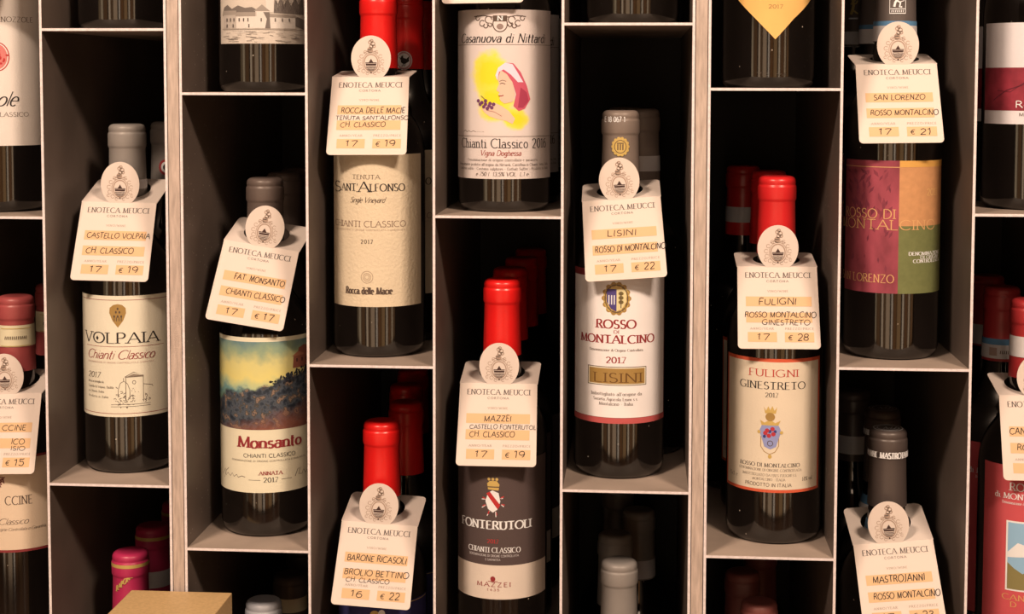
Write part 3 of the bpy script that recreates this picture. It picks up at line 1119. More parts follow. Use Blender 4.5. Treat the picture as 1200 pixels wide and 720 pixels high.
# ---- Bay D lower
b = BAR = Bottle('D', 447.5, 540, 508, 'red-capped bottle with dark blue label just showing under its tag, bottom of frame', RED, R=36.8, level=-1, H=302)
L = Label(b, 447, 53.5, 708, 860)
L.sheet(-75, 75, 708, 860, paper('dark_blue_label_paper', (56, 50, 88)))
L.line([(396, 710), (498, 710)], .8, GOLD)
L.ell(438, 722, 6, 6, GOLD, 1)
L.ell(446, 720, 4, 5, PALE, 1)
L.build()
for row, xp, yp, nm in ((1, 476, 500, 'second'), (2, 476, 475, 'third'), (3, 484, 460, 'fourth')):
    behind(b, xp, yp, row, 'red-capped bottle %s in file behind the dark-blue-label bottle' % nm, '%s row bottles' % nm)

# ---- Bay F: white label with a coat of arms and gold plate
b = LIS = Bottle('F', 725.6, 430, 127, 'grey-capped bottle with gold neck seal, white label bearing coat of arms and gold plate', LGREY, R=36.6)
L = Label(b, 725.4, 53, 317, 497)
BUR = ink(140, 50, 48)
L.sheet(-76, 76, 317, 497, BUR)
L.sheet(-73.5, 73.5, 325, 490, paper('white_laid_paper', (246, 222, 202)), 1)
L.sheet(-76, 76, 490.5, 497, ink(196, 84, 76), 1)
L.ell(721.8, 350, 15.5, 18.5, GOLD, 2, n=22)
for i in range(14):
    an = i * 2 * PI / 14
    L.ell(721.8 + 14 * math.cos(an), 350 + 17 * math.sin(an), 3, 3, GOLDD, 2, n=10)
L.poly([(711, 339), (733, 339), (733, 354), (728, 362), (722, 365), (716, 362), (711, 354)], ink(230, 200, 140), 3)
L.poly([(711, 339), (722, 339), (722, 365), (716, 362), (711, 354)], ink(84, 66, 112), 4)
for xx in (713.5, 716.5, 719.5):
    L.rect(xx - .6, 346, xx + .6, 357, PALE, 5)
for yy in (344, 349, 354):
    L.ell(727, yy, 3, 2.4, ink(120, 96, 50), 5, n=9)
L.line([(727, 342), (727, 361)], .9, BRN, 5)
L.ring(721.8, 350, 13, 16, .9, BRN, 4)
L.text('ROSSO', 699.5, 744, 385, 10, 'bold', RB)
L.text('DI', 719, 725, 390.8, 3.6, 'bold', RB)
L.text('MONTALCINO', 682, 764.5, 402.5, 9.5, 'bold', RB)
L.text('Denominazione di Origine Controllata', 692, 752, 412, 3, 'serif', BRN)
L.text('2017', 710.5, 733, 425.6, 7, 'bold', RB)
L.rect(690, 430, 756, 452, BRN, 2)
L.rect(690.8, 430.8, 755.2, 451.2, pp, 3)
L.rect(692, 432, 754, 450, GOLDD, 4)
L.text('LISINI', 697, 751, 448.3, 11, 'serif', ink(112, 72, 34), 5)
L.text("Imbottigliato all'origine da", 694, 751, 464, 3.8, 'serif', BRN)
L.text('Societa Agricola Lisini s.s.', 696.5, 747, 470, 3.6, 'serif', BRN)
L.text('Montalcino - Italia', 703, 741, 475.5, 3.6, 'serif', BRN)
L.build()


def goldseal(A_):
    A_.ell(0, 0, 10, 10.5, GOLD, 1, n=28)
    for i in range(14):
        an = i * 2 * PI / 14
        A_.ell(9.3 * math.cos(an), 9.8 * math.sin(an), 2, 2, GOLD, 1, n=8)
    A_.ring(0, 0, 7, 7.5, .8, BRN, 2)
    for xx in (-3, 0, 3):
        A_.line([(xx, -4), (xx, 3)], 1.3, BRN, 2)
    A_.line([(-4, 4), (4, 4)], 1.2, BRN, 2)


b.decal('gold_seal', goldseal, 727, 172, label='gold medallion seal on the capsule')
b.decal('capsule_print', lambda A_: A_.text('E 18 067 1', -18, 9, -3, 6, 'sans', PALE, 1), 724, 140, dr=1.0)
l2 = behind(b, 754, 125, 1, 'dark-capped bottle with paper neck strip behind the gold-seal bottle', 'second row bottles', skip=('gold_seal', 'capsule_print', 'label'))
Proxy(b, l2).band(183, 201, STRIP, label='printed paper strip round the neck')
behind(b, 733, 120, 2, 'grey-capped bottle third in file behind the gold-seal bottle', 'third row bottles', skip=('gold_seal', 'capsule_print'))

# ---- Bay G: orange-bordered label, red capsule
b = FUL = Bottle('G', 906, 580, 204, 'red-capped bottle with orange-bordered cream label and small crowned crest', REDF, R=38.2)
L = Label(b, 905.6, 56, 421, 578)
L.sheet(-73, 66, 421, 578, ink(216, 88, 54))
L.sheet(-68.5, 61.5, 425, 574.5, paper('warm_cream_paper', (230, 200, 164)), 1)
L.text('FULIGNI', 877, 932, 442, 8.4, 'serif', ink(190, 62, 50))
L.text('GINESTRETO', 867, 940, 456.6, 8.4, 'serif', BLK)
L.text('2017', 895.5, 910, 466, 5.2, 'serif', BLK)
L.poly([(894, 477), (896.5, 482), (899, 476.5), (901.3, 481), (903.6, 476), (906, 481.5), (909, 477), (907.5, 485), (895.5, 485)], GOLD, 2)
L.ell(901.3, 489, 5.5, 5, GOLDD, 2)
L.poly([(890, 493), (895, 496), (901, 492), (907, 496), (913, 493), (910, 500), (892, 500)], GOLD, 2)
L.poly([(892, 499), (911, 499), (914, 506), (911, 514), (908, 524), (901.5, 527), (895, 524), (892, 514), (889, 506)], ink(150, 146, 176), 3)
for ex, ey in ((898, 505), (904, 503), (905, 509), (900, 511), (896, 508)):
    L.ell(ex, ey, 2.6, 2.6, ink(186, 52, 56), 4, n=9)
for ex, ey in ((901, 506), (907, 506), (895, 512)):
    L.ell(ex, ey, 1.8, 2, ink(58, 60, 110), 4, n=8)
L.ring(901.5, 520, 3, 3, .8, BRN, 4)
L.ell(889, 507, 2, 2, GOLD, 4)
L.ell(914, 507, 2, 2, GOLD, 4)
L.line([(891, 512), (891, 524), (895, 530), (901, 533), (907, 530), (911, 523), (911, 512)], .9, GOLDD, 2)
L.ell(901.3, 535.5, 2.2, 2.4, GOLD, 3)
L.text('ROSSO DI MONTALCINO', 868, 935, 548, 4.4, 'serif', BLK)
L.text('DENOMINAZIONE DI ORIGINE CONTROLLATA', 867, 937, 553, 2.8, 'light', BRN)
L.text('IMBOTTIGLIATO DA ERES FULIGNI S.S.', 871, 932, 559, 2.8, 'light', BRN)
L.text('MONTALCINO - ITALIA', 882, 919, 564, 2.8, 'light', BRN)
L.text('PRODOTTO IN ITALIA', 874, 926, 571, 4, 'sans', BRN)
L.text('75cl e', 855.5, 865, 564, 4.4, 'light', BRN)
L.text('14% vol', 938, 949, 565, 4.4, 'light', BRN)
L.build()
behind(b, 901, 190, 1, 'dark red-capped bottle directly behind the orange-bordered-label bottle', 'second row bottles')
f3 = behind(b, 871, 195, 2, 'x', 'third row bottles', skip=('label',))
f3['label'] = 'dim red-capped bottle with paper neck strip at the left, behind the crowned-crest bottle'
Proxy(b, f3).band(243, 261, STRIP, label='printed paper strip round the neck')

# ---- Bay H: magenta, ochre and green label
b = SAN = Bottle('H', 1042.5, 390, -45, 'dark-capped bottle with magenta, ochre and green label, top right bay', DARKC, R=37.5, neck=15.2)
L = Label(b, 1042.4, 55.6, 188.5, 344.5)
MAG = mat('magenta_leaf_print', (156, 66, 72), .6, spec=.25, noise=(70, .3, (1, 1, .5)))
L.A.rect(L.s(990), L.t(344.5), L.s(1050.5), 0, MAG, 0)
OCH, GRN, OCH2 = mat('ochre_print', (206, 140, 88), .6, spec=.25, noise=(200, .08)), mat('olive_green_print', (116, 112, 64), .6, spec=.25, noise=(200, .08)), ink(222, 156, 74)
L.A.rect(L.s(1050.5), L.t(265), L.s(1097.4), 0, OCH, 0)
L.A.rect(L.s(1050.5), L.t(344.5), L.s(1097.4), L.t(265), GRN, 0)
L.A.rect(L.s(1050.5), L.t(196), L.s(1097.4), 0, OCH2, 1)
TG = ink(222, 160, 100)
rl = random.Random(4)
LEAF = [ink(118, 46, 56), ink(128, 50, 60), ink(136, 54, 62)]
for i in range(70):
    xx, yy = rl.uniform(994, 1044), rl.uniform(202, 338)
    if rl.random() < .6:
        xx, yy = rl.uniform(996, 1036), rl.uniform(202, 258)
    an, ln_ = rl.uniform(-2.2, -.9), rl.uniform(6, 14)
    ex, ey = xx + ln_ * math.cos(an), yy + ln_ * math.sin(an)
    ey = max(199, ey)
    nx_, ny_ = -math.sin(an) * ln_ * .15, math.cos(an) * ln_ * .15
    if max(xx, ex) < 1048:
        L.poly([(xx, yy), ((xx + ex) / 2 + nx_, (yy + ey) / 2 + ny_), (ex, ey), ((xx + ex) / 2 - nx_, (yy + ey) / 2 - ny_)], rl.choice(LEAF), 1)
L.A.rect(L.s(990), L.t(196.6), L.s(1050.5), L.t(195.8), TG, 1)
L.text('ROSSO DI', 991, 1046.5, 256.5, 11, 'light', TG)
L.text('MONTALCINO', 988, 1090, 269.5, 11.5, 'light', TG)
L.text('SAN LORENZO', 988.5, 1046, 332, 9.5, 'light', TG)
L.text('2017', 1081, 1092.5, 229.5, 8, 'light', ink(226, 170, 100))
L.text('DENOMINAZIONE', 1062, 1095.5, 299.5, 4, 'bold', PALE)
L.text('DI ORIGINE', 1075, 1095, 303.8, 3.6, 'bold', PALE)
L.text('CONTROLLATA', 1067, 1095.5, 308.3, 4, 'bold', PALE)
L.build()
BLUE = ink(92, 128, 150)
b.band(24.5, 30, BLUE, label='blue paper band round the neck')
b.band(30, 48, STRIP, name='state_seal_strip', label='pale printed strip round the neck')


def lion(A_):
    A_.rect(-9.5, -12, 9.5, -11, PALE)
    A_.rect(-9.5, -6.6, 9.5, -5.8, PALE)
    A_.rect(-9.5, 18, 9.5, 18.8, PALE)
    for xx in (-9.5, 8.8):
        A_.rect(xx, -12, xx + .7, 18.8, PALE)
    A_.line([(-4, -4), (-3, 1), (-1, 4), (1, 8), (-2, 11), (-5, 10)], 2.6, PALE)
    A_.line([(-1, 3), (3, 1), (2, -4), (5, -4)], 2, PALE)
    A_.line([(1, 7), (4, 9), (6, 12)], 1.8, PALE)
    A_.line([(-1, 9), (-5, 6), (-7, 7)], 1.5, PALE)
    A_.line([(3, 2), (7, 3), (7, 8), (5, 10)], 1, PALE)
    A_.ell(0, 13, 2.6, 2.6, PALE)
    for q in range(7):
        A_.line([(-7 + q * 2.2, -10.2), (-6.4 + q * 2.2, -7.4)], .9, PALE)


b.decal('lion_emblem', lion, 1052, 4, label='cream framed lion emblem')
s2 = behind(b, 1030, 60, 1, 'black-capped bottle with a white emblem behind the magenta-and-green-label bottle', 'second row bottles', skip=('lion_emblem',))
s3 = behind(b, 1000, 60, 2, 'black-capped bottle with a gold lion emblem at the left of its bay', 'third row bottles', skip=('lion_emblem', 'state_seal_strip', 'neck_band'))


def goldlion(A_):
    G_ = GOLD
    A_.line([(-3, -9), (-1, -3), (0, 3), (-1, 8)], 3.6, G_)
    A_.line([(-1, -3), (3, -6), (6, -8)], 2, G_)
    A_.line([(0, 4), (4, 6), (5, 9)], 1.8, G_)
    A_.line([(0, 5), (-4, 5)], 1.6, G_)
    A_.ell(0, 10, 2.6, 3, G_)
    A_.rect(-6, -15, 6, -13, PALE)


Proxy(b, s3).decal('lion_emblem', goldlion, 1000, 9, label='gold lion emblem')
Proxy(b, s3).band(37, 55, STRIP, name='state_seal_strip', label='pale printed strip round the neck')

# ---- Bay H lower: dark capsule with white lettering
b = MAS = Bottle('H', 1040, 545, 515, 'dark-capped bottle with white lettering round its capsule rim, bottom right', BLACKC, R=37.2, level=-1, H=299)
b.decal('capsule_print', lambda A_: A_.text('MASTROJANNI  MASTROJANNI', -46, 46, -3, 7, 'bold', PALE, 1), 1030, 535, dr=1.05)
ar = Art()
for rr, wd_ in ((11.5, .5), (8.6, .5)):
    ar.ring(0, 0, rr, rr, wd_, PALE, 1)
ar.text('MJ', -5, 5, -3.5, 7, 'script', PALE, 1)
HH = b.H
ar.build('capsule_top_print', b.root, lambda s, t, l: (s, t, HH - .1 + .05 * l))
b.band(613, 624, BLUE, label='blue paper band round the neck')
b.band(624, 630, STRIP, name='state_seal_strip', label='pale printed strip round the neck')
behind(b, 1034, 500, 1, 'dark-capped bottle with white rim lettering, second in its file', 'second row bottles')
m3 = behind(b, 1000, 470, 2, 'dim black-capped bottle with a paper neck strip, left and third in its bay', 'third row bottles', skip=('capsule_print', 'capsule_top_print', 'neck_band', 'state_seal_strip'))
Proxy(b, m3).band(512, 533, STRIP, name='state_seal_strip', label='pale printed strip round the neck')

# ---- Bay I upper: white and red label
b = ROS = Bottle('I', 1206.5, 200, -185, 'bottle with white label crossed by a wide red band, right edge upper shelf', DARKC, R=37.5)
L = Label(b, 1206.5, 55.3, 26, 146)
L.sheet(-66, 66, 26, 146, paper('white_red_label_paper', (232, 210, 196)))
L.sheet(-66, 66, 79, 130, mat('red_vein_print', (148, 46, 54), .6, spec=.25, noise=(60, .35)), 1)
L.line([(1166, 118), (1180, 106), (1196, 100), (1215, 88)], 1.2, ink(100, 30, 40), 2)
L.line([(1170, 106), (1184, 108), (1200, 96)], .8, ink(100, 30, 40), 2)
L.text('Rosso', 1190, 1226, 126.5, 8, 'sans', PALE, 3)
L.text('Montalcino', 1194, 1226, 136.5, 4, 'sans', BRN, 3)
L.build()
behind(b, 1200, 200, 1, 'bottle second in file with the white and red label half hidden by the rack edge', 'second row bottles')

# ---- Bay I lower: burgundy label
b = CAM = Bottle('I', 1207.5, 560, 348, 'red-capped bottle with wine-red label and small framed landscape, right edge', DRED, R=37.4, level=-1)
L = Label(b, 1207.5, 55.5, 549, 762)
L.sheet(-56, 60, 549, 762, mat('wine_red_label_paper', (206, 80, 78), .65, spec=.25, noise=(30, .05)))
L.text('ROSSO', 1190, 1228, 577.5, 9, 'serif', PALE)
L.text('di MONTALCINO', 1174, 1244, 587.5, 6.6, 'serif', PALE)
L.text('Denominazione di Origine Controllata', 1182, 1236, 593.5, 3.2, 'light', PALE)
L.rect(1187, 613, 1229, 695, PALE, 1)
L.rect(1189, 615, 1227, 693, ink(150, 178, 190), 2)
L.poly([(1189, 662), (1196, 668), (1206, 674), (1218, 664), (1227, 672), (1227, 693), (1189, 693)], ink(140, 120, 70), 3)
L.poly([(1189, 650), (1200, 638), (1214, 642), (1227, 636), (1227, 652), (1189, 656)], PALE, 3)
L.text('CAN', 1184, 1209, 706, 6.5, 'serif', ink(220, 160, 90))
L.text('D', 1193, 1200, 714, 6, 'serif', ink(220, 160, 90))
L.build()
b.band(396, 420, STRIP, name='state_seal_strip', label='printed paper strip round the neck')
c2 = behind(b, 1174.5, 340, 1, 'red-capped bottle with blue and white neck strip, second in the right-edge lower bay', 'second row bottles', skip=('state_seal_strip',))
p2 = Proxy(b, c2)
p2.band(398, 405, BLUE, label='blue paper band round the neck')
p2.band(405, 421, STRIP, name='state_seal_strip', label='printed paper strip round the neck')
p2.decal('strip_print', lambda A_: [A_.line([(-4 + q * 2.4, -3.4), (-3.4 + q * 2.4, .6)], 1, BRN, 1) for q in range(9)] + [A_.rect(-18, -6, -8, 4, ink(176, 140, 120), 1)], 1176, 412, dr=.5)
c3 = behind(b, 1157, 322, 2, 'dim red-capped bottle third in the right-edge lower bay beside the rack partition', 'third row bottles', skip=('state_seal_strip',))
Proxy(b, c3).band(381, 404, STRIP, name='state_seal_strip', label='printed paper strip round the neck')

# ---- Bay A upper: white label with a red crest
b = NOZ = Bottle('A', -3, 200, -190, 'bottle with white label and round red crest, left edge upper shelf', CHAR, R=37.5)
L = Label(b, -3, 55, -58, 171)
L.sheet(-74, 72, -58, 171, paper('ivory_label_paper', (232, 206, 182)))
L.text('TENUTA DI NOZZOLE', -45, 32, 25, 6, 'light', BRN)
L.ring(-9, 66, 14, 17, 1.2, REDI)
L.ell(-9, 66, 12, 15, ink(216, 118, 104), 1)
for i in range(30):
    an, rr = r_.uniform(0, 2 * PI), r_.uniform(2, 12)
    L.ell(-9 + rr * math.cos(an), 66 + 1.2 * rr * math.sin(an), r_.uniform(1, 2.4), r_.uniform(1, 3), REDI, 2, n=8)
L.text('Nozzole', -46, 12.5, 124, 17, 'script', BLK)
L.text('CHIANTI CLASSICO', -44, 25.5, 136.5, 5, 'light', BRN)
L.build()

# ---- Bay A lower: dusky red capsule
b = FEL = Bottle('A', 20, 450, 344, 'dusky red-capped bottle with cream neck strip and pale label, left edge lower shelf', DUSK, R=37.6, level=-1)
L = Label(b, 22.5, 55, 535, 648)
L.sheet(-74, 72, 535, 648, BUR)
L.sheet(-74, 72, 538, 645, paper('pale_peach_label_paper', (230, 192, 154)), 1)
for i in range(26):
    L.line([(0 + r_.uniform(-7, 7), 566 + r_.uniform(-7, 6)), (r_.uniform(-7, 7), 566 + r_.uniform(-7, 6))], 1, ink(112, 44, 40), 2)
L.text('CCINE', 6.5, 37.5, 592, 10, 'light', BRN)
L.text('Chianti Classico', -26, 32, 615, 7, 'script', BRN)
L.text('Denominazione di Origine Controllata e Garantita', -28, 52, 622.5, 3.6, 'script', BRN)
L.build()
b.band(382, 407, mat('cream_neck_strip', (232, 206, 160), .6), name='state_seal_strip', label='cream printed strip round the neck')
b.decal('strip_print', lambda A_: ([A_.line([(-14 + q * 2.3, -3.5), (-13.2 + q * 2.3, .5)], 1, BRN, 1) for q in range(12)], A_.rect(-20, 9.5, 20, 10.3, GOLD), A_.rect(-20, -12, 20, -11.2, GOLD)), 19, 395, dr=.5)
behind(b, 62, 335, 1, 'dusky red-capped bottle mostly hidden behind the rack edge, second at the left edge', 'second row bottles')

# ---- bottoms of the bays
b = Bottle('B', 153, 660, 643, 'magenta-capped bottle with a gold ring, behind the golden cardboard box', PINK, R=36, level=-1, group='capped bottles low in the bays')
b.band(663, 667, GOLD, name='gold_ring', dr=.95, label='gold ring round the capsule')
b.decal('capsule_print', lambda A_: A_.text('RAPONT', -13, 9, -7, 6.5, 'bold', GOLD, 1, rise=.85), 147, 688, label='gold slanting lettering')
PK_ = b
q = dup(b, at(173.5, 612, 141)[0], 141, 'magenta-capped bottle with gold ring, one behind and right of the lit magenta one', 'capped bottles low in the bays', skip=('capsule_print',))
Proxy(b, q).band(671, 690, STRIP, name='state_seal_strip', label='printed paper strip round the neck')
dup(b, at(205, 590, 216)[0], 216, 'dim magenta-capped bottle farthest back, half behind the left wooden post', 'capped bottles low in the bays', skip=('capsule_print',))

b = Bottle('C', 309, 712, 709, 'silver-capped bottle just showing at the bottom, left of the dark-capped one', SILV, R=37, level=-1, Y=66, H=297, group='capped bottles low in the bays')
b = Bottle('C', 340, 680, 670, 'dark brown-capped bottle with cream neck strip, low beside the silver-capped one', DARKC, R=37, level=-1, Y=160, group='capped bottles low in the bays')
b.band(700, 719, mat('cream_neck_strip', (232, 206, 160)), name='state_seal_strip', label='cream strip round the neck')
dup(b, at(352, 660, 240)[0], 240, 'dim dark-capped bottle behind the cream-strip one, low under the hillside-label bottle', 'capped bottles low in the bays', skip=('state_seal_strip',))

b = Bottle('F', 725.6, 670, 654, 'grey-capped bottle nearest the front, low in the bay under the gold-plate bottle', GREY, R=37, level=-1, Y=66, group='capped bottles low in the bays')
dup(b, at(721, 625, 141)[0], 141, 'brown-grey-capped bottle directly behind the lowest grey-capped one', 'capped bottles low in the bays')
q = dup(b, at(748.5, 600, 216)[0], 216, 'dim grey-capped bottle with paper strip, right and third in the low bay', 'capped bottles low in the bays')
Proxy(b, q).band(658, 679, STRIP, name='state_seal_strip', label='printed paper strip round the neck')
dup(b, at(724, 592, 292)[0], 292, 'dark-capped bottle farthest back in the low bay under the gold-plate bottle', 'capped bottles low in the bays')

b = Bottle('G', 889.5, 715, 702, 'burgundy-capped bottle nearest the front, low under the orange-bordered-label bottle', BURG, R=37, level=-1, Y=66, group='capped bottles low in the bays')
dup(b, at(868, 672, 142)[0], 142, 'burgundy-capped bottle behind and left of the lowest burgundy-capped one', 'capped bottles low in the bays')
dup(b, at(897, 645, 220)[0], 220, 'dim burgundy-capped bottle farthest back under the orange-bordered-label bottle', 'capped bottles low in the bays')

# ---- bottles of the top shelves, of which only the feet show
b = Bottle('B', 146, 20, -400, 'bare dark bottle foot on the highest shelf of the left bay', CHAR, R=37, level=1, H=300, group='bottles on the top shelves')
L = Label(b, 146, 54, -120, -16)
L.sheet(-74, 74, -120, -16, pp)
L.build()
b = Bottle('F', 741, 15, -400, 'bare dark bottle foot on the highest shelf, above the gold-plate bottle', CHAR, R=37, level=1, H=300, group='bottles on the top shelves')
L = Label(b, 741, 54, -120, -16)
L.sheet(-74, 74, -120, -16, pp)
L.build()

# landscape engraving
b = Bottle('C', 310, 70, -325, 'bottle with sepia engraving of a walled monastery, high beside the left post', CHAR, R=36.8, level=1, H=300, group='bottles on the top shelves')
L = Label(b, 310, 54.5, -70, 51)
SK = ink(222, 198, 174)
L.sheet(-68, 66, -70, 51, paper('sepia_engraving_paper', (212, 186, 160)))
G1, G2, G3, G4 = ink(120, 102, 88), ink(160, 138, 118), ink(90, 76, 66), ink(190, 166, 144)
L.poly([(262, 16), (264, 8), (268, 5), (273, 10), (280, 6), (288, 9), (296, 8), (303, 12), (303, 18), (262, 18)], G1, 1)
L.poly([(321, 15), (322, -2), (326, 4), (329, -6), (333, 5), (337, -4), (341, 6), (346, -4), (350, 4), (355, -6), (356, 16)], G1, 1)
L.rect(312, -30, 321, 14, SK, 2)
L.poly([(263, 16), (278, 14), (278, 33), (263, 33)], G4, 2)
L.poly([(263, 12), (278, 12), (279, 17), (262, 17)], G2, 3)
L.poly([(278, 16), (301, 16), (301, 33), (278, 33)], SK, 2)
L.poly([(279, 14), (301, 14), (301, 19), (277, 19)], G2, 3)
L.rect(300, 13, 316, 33, SK, 3)
L.poly([(298, 13), (307.5, 5), (317, 13)], G2, 3)
L.poly([(309, 14), (316, 14), (317, 33), (311, 33), (313, 22)], G1, 4)
L.rect(316, 19, 346, 33, SK, 2)
L.poly([(316, 16), (346, 17), (348, 20), (316, 20)], G2, 3)
L.poly([(346, 18), (356, 22), (356, 34), (346, 30)], G1, 2)
for xx in (267, 271, 275, 281, 286, 291, 306, 322, 330, 338):
    L.rect(xx, 21, xx + 1.2, 25, G3, 5)
for xx in (267, 274, 292):
    L.rect(xx, 28, xx + 1.2, 32, G3, 5)
L.line([(262, 34), (355, 34.5)], .9, G2, 3)
for i in range(60):
    xx, yy = r_.uniform(262, 350), r_.uniform(36, 49)
    L.line([(xx, yy), (xx + r_.uniform(3, 9), yy + r_.uniform(-1, 1))], .5, r_.choice([G2, G1, SK]), 3)
for i in range(70):
    xx, yy = r_.uniform(322, 355), r_.uniform(-6, 14)
    L.line([(xx, yy), (xx + r_.uniform(-1, 1), yy + 4)], .5, r_.choice([G3, G2]), 3)
L.build()

b = Bottle('G', 900, 60, -330, 'bottle with an orange pointed label, high in the bay right of the right post', CHAR, R=36.8, level=1, H=300, group='bottles on the top shelves')
L = Label(b, 900, 54, -64, 46)
OR = mat('orange_label_paper', (240, 176, 96), .65, spec=.2, noise=(40, .05))
L.poly([(908, 46), (928, 22), (949, -5), (930, -34), (908, -64), (886, -34), (863, -5), (886, 22)], OR, 0)
L.text('2017', 900, 916, 9.5, 4.2, 'light', BRN)
L.build()


def heelmarks(b, s_, x0, x1, y):
    L_ = Label(b, b.px(y), 54, y - 10, y)
    L_.text(s_, x0, x1, y, 4, 'sans', mat('embossed_glass_glint', raw=(.05, .045, .04), rough=.15), 0)
    return L_.build(name='embossed_mark', label='raised glass lettering at the foot')


heelmarks(b, '75 ml', 887, 920, 89)

# ------------------------------------------------------------------ price tags: a folded card hung round each neck
PANW, PANH, FLAPL = 62., 66., 42.


def price_tag(b, fx, fy, lines, year, price, label, roll=0., rise=14., yaw=0., lean=22., size=1.0, extra=0, dy=22., dx=0.):
    Yf = b.Y - dy
    X, Z = at(fx, fy, Yf)
    root = bpy.data.objects.new('price_tag', None)
    root.empty_display_size = .02
    C.objects.link(root)
    root.location = (X * MM, Yf * MM, Z * MM + BASE)
    root.rotation_euler = (0, math.radians(-roll), math.radians(yaw))
    tag(root, label, 'price tag', 'price tags hung on the bottle necks')
    w2 = PANW / 2
    la = math.radians(lean)
    TH = .5

    # --- front panel, leaning out over the bottle's shoulder
    def fm(s, t, l):
        off = -.16 * l if l > 0 else 0
        return (s, t * math.sin(la) + off * math.cos(la) - TH / 2, t * math.cos(la) - off * math.sin(la))
    A_ = Art()
    rc = 3.2
    edge = [(-w2, 0), (w2, 0)]
    wb = w2 + .8
    for cx_, a0 in ((wb - rc, 0), (-wb + rc, -90)):
        for i in range(7):
            an = math.radians(a0 - 15 * i)
            edge.append((cx_ + rc * math.cos(an), -PANH + rc + rc * math.sin(an)))
    bm = bmesh.new()
    fr = [bm.verts.new([c * MM for c in fm(p[0], p[1], 0)]) for p in edge]
    bk = [bm.verts.new([c * MM for c in (Vector(fm(p[0], p[1], 0)) + Vector((0, TH * math.cos(la), -TH * math.sin(la))))]) for p in edge]
    bm.faces.new(fr)
    bm.faces.new(bk[::-1])
    n = len(fr)
    for i in range(n):
        bm.faces.new((fr[i], bk[i], bk[(i + 1) % n], fr[(i + 1) % n]))
    bmesh.ops.recalc_face_normals(bm, faces=bm.faces[:])
    A_.text('ENOTECA MEUCCI', -25, 25.5, -9.2, 4.3, 'serif', HEAD)
    A_.text('CORTONA', -8.5, 8.5, -12.8, 1.7, 'wide', HEAD)
    A_.text('VINO/WINE', -8, 8, -20.8, 1.6, 'wide', FAINT)
    A_.rect(-25, -32.2, 26, -24.4, BAND, 1)
    A_.rect(-25, -45.2, 26, -37.2, BAND, 1)
    A_.text('ANNO/YEAR', -22, -4, -50.8, 1.7, 'wide', FAINT)
    A_.text('PREZZO/PRICE', 5, 27, -50.8, 1.7, 'wide', FAINT)
    A_.rect(-24, -60.6, -1.6, -52.8, BAND, 1)
    A_.rect(4.5, -60.6, 27, -52.8, BAND, 1)
    for s_, x0, x1, yb, h in lines:
        A_.text(s_, x0, x1, yb, h, 'hand', PEN, 2)
    if year:
        A_.text(year, -17, -7.5, -59, 4.9, 'hand', PEN, 2)
    if price:
        A_.text('\u20ac', 7, 10.6, -59, 4, 'hand', PEN, 2)
        A_.text(price, 14, 22.5, -59.2, 5.2, 'hand', PEN, 2)
    A_.build('front_panel', root, lambda s, t, l: fm(s, t, l), bm=bm, mats=[CARD])

    # --- flap folded back over the shoulder, with the hole the neck goes through
    ra = math.asin(max(-.9, min(.9, rise / FLAPL)))
    # hole centred on the neck: bring the bottle's axis into the tag's own frame
    inv = (Matrix.Rotation(root.rotation_euler.z, 4, 'Z') @ Matrix.Rotation(root.rotation_euler.y, 4, 'Y')).inverted()
    ax = inv @ Vector((b.X - X, b.Y - Yf, 0))
    hx, hy = max(-11.5, min(11.5, ax.x)), ax.y / math.cos(ra)
    hr = max(18.6, b.capr + 3.4) + (1.2 if b is MAS else 0)
    FL = max(FLAPL, hy + hr + 3.5)
    N = 72
    c0 = 5.

    def outer(an):
        dx_, dy_ = math.cos(an), math.sin(an)
        k = 1e9
        if dx_ > 1e-6:
            k = min(k, (w2 + .4 - hx) / dx_)
        if dx_ < -1e-6:
            k = min(k, (-w2 - .4 - hx) / dx_)
        if dy_ > 1e-6:
            k = min(k, (FL - hy) / dy_)
        if dy_ < -1e-6:
            k = min(k, (0 - hy) / dy_)
        px_, py_ = hx + k * dx_, hy + k * dy_
        # round the two rear corners
        if py_ > FL - c0 and abs(px_) > w2 - c0:
            sx_ = math.copysign(w2 + .4 - c0, px_)
            vx, vy = px_ - sx_, py_ - (FL - c0)
            d = math.hypot(vx, vy)
            if d > c0:
                px_, py_ = sx_ + vx / d * c0, FL - c0 + vy / d * c0
        return px_, py_

    def gm(p, low):
        z = p[1] * math.sin(ra) - (TH if low else 0)
        return (p[0] * MM, (p[1] * math.cos(ra)) * MM, z * MM)
    angs = sorted([2 * PI * i / N for i in range(N)] + [math.atan2(0 - hy, sx_ * (w2 + .4) - hx) % (2 * PI) for sx_ in (-1, 1)])
    N = len(angs)
    bm = bmesh.new()
    ro, ri = [], []
    for an in angs:
        po = outer(an)
        rr = min(hr, math.hypot(po[0] - hx, po[1] - hy) - 1.0)
        pi_ = (hx + rr * math.cos(an), hy + rr * math.sin(an))
        ro.append((bm.verts.new(gm(po, 0)), bm.verts.new(gm(po, 1))))
        ri.append((bm.verts.new(gm(pi_, 0)), bm.verts.new(gm(pi_, 1))))
    for i in range(N):
        j = (i + 1) % N
        bm.faces.new((ri[i][0], ro[i][0], ro[j][0], ri[j][0]))
        bm.faces.new((ri[j][1], ro[j][1], ro[i][1], ri[i][1]))
        bm.faces.new((ro[i][0], ro[i][1], ro[j][1], ro[j][0]))
        bm.faces.new((ri[j][0], ri[j][1], ri[i][1], ri[i][0]))
    bmesh.ops.recalc_face_normals(bm, faces=bm.faces[:])
    obj('neck_flap', bm, CARD, root)

    # --- oval disc with the crest, standing up from the fold
    rx, ry = 16., 18.2
    zc = 14.6
    cxd = hx * .55 + dx

    def dm(s, t, l):
        off = -.14 * l if l > 0 else 0
        return (s + cxd, off - TH / 2 - .25 + .06 * (t + zc) * 0, t + zc)
    bm = bmesh.new()
    M_ = 48
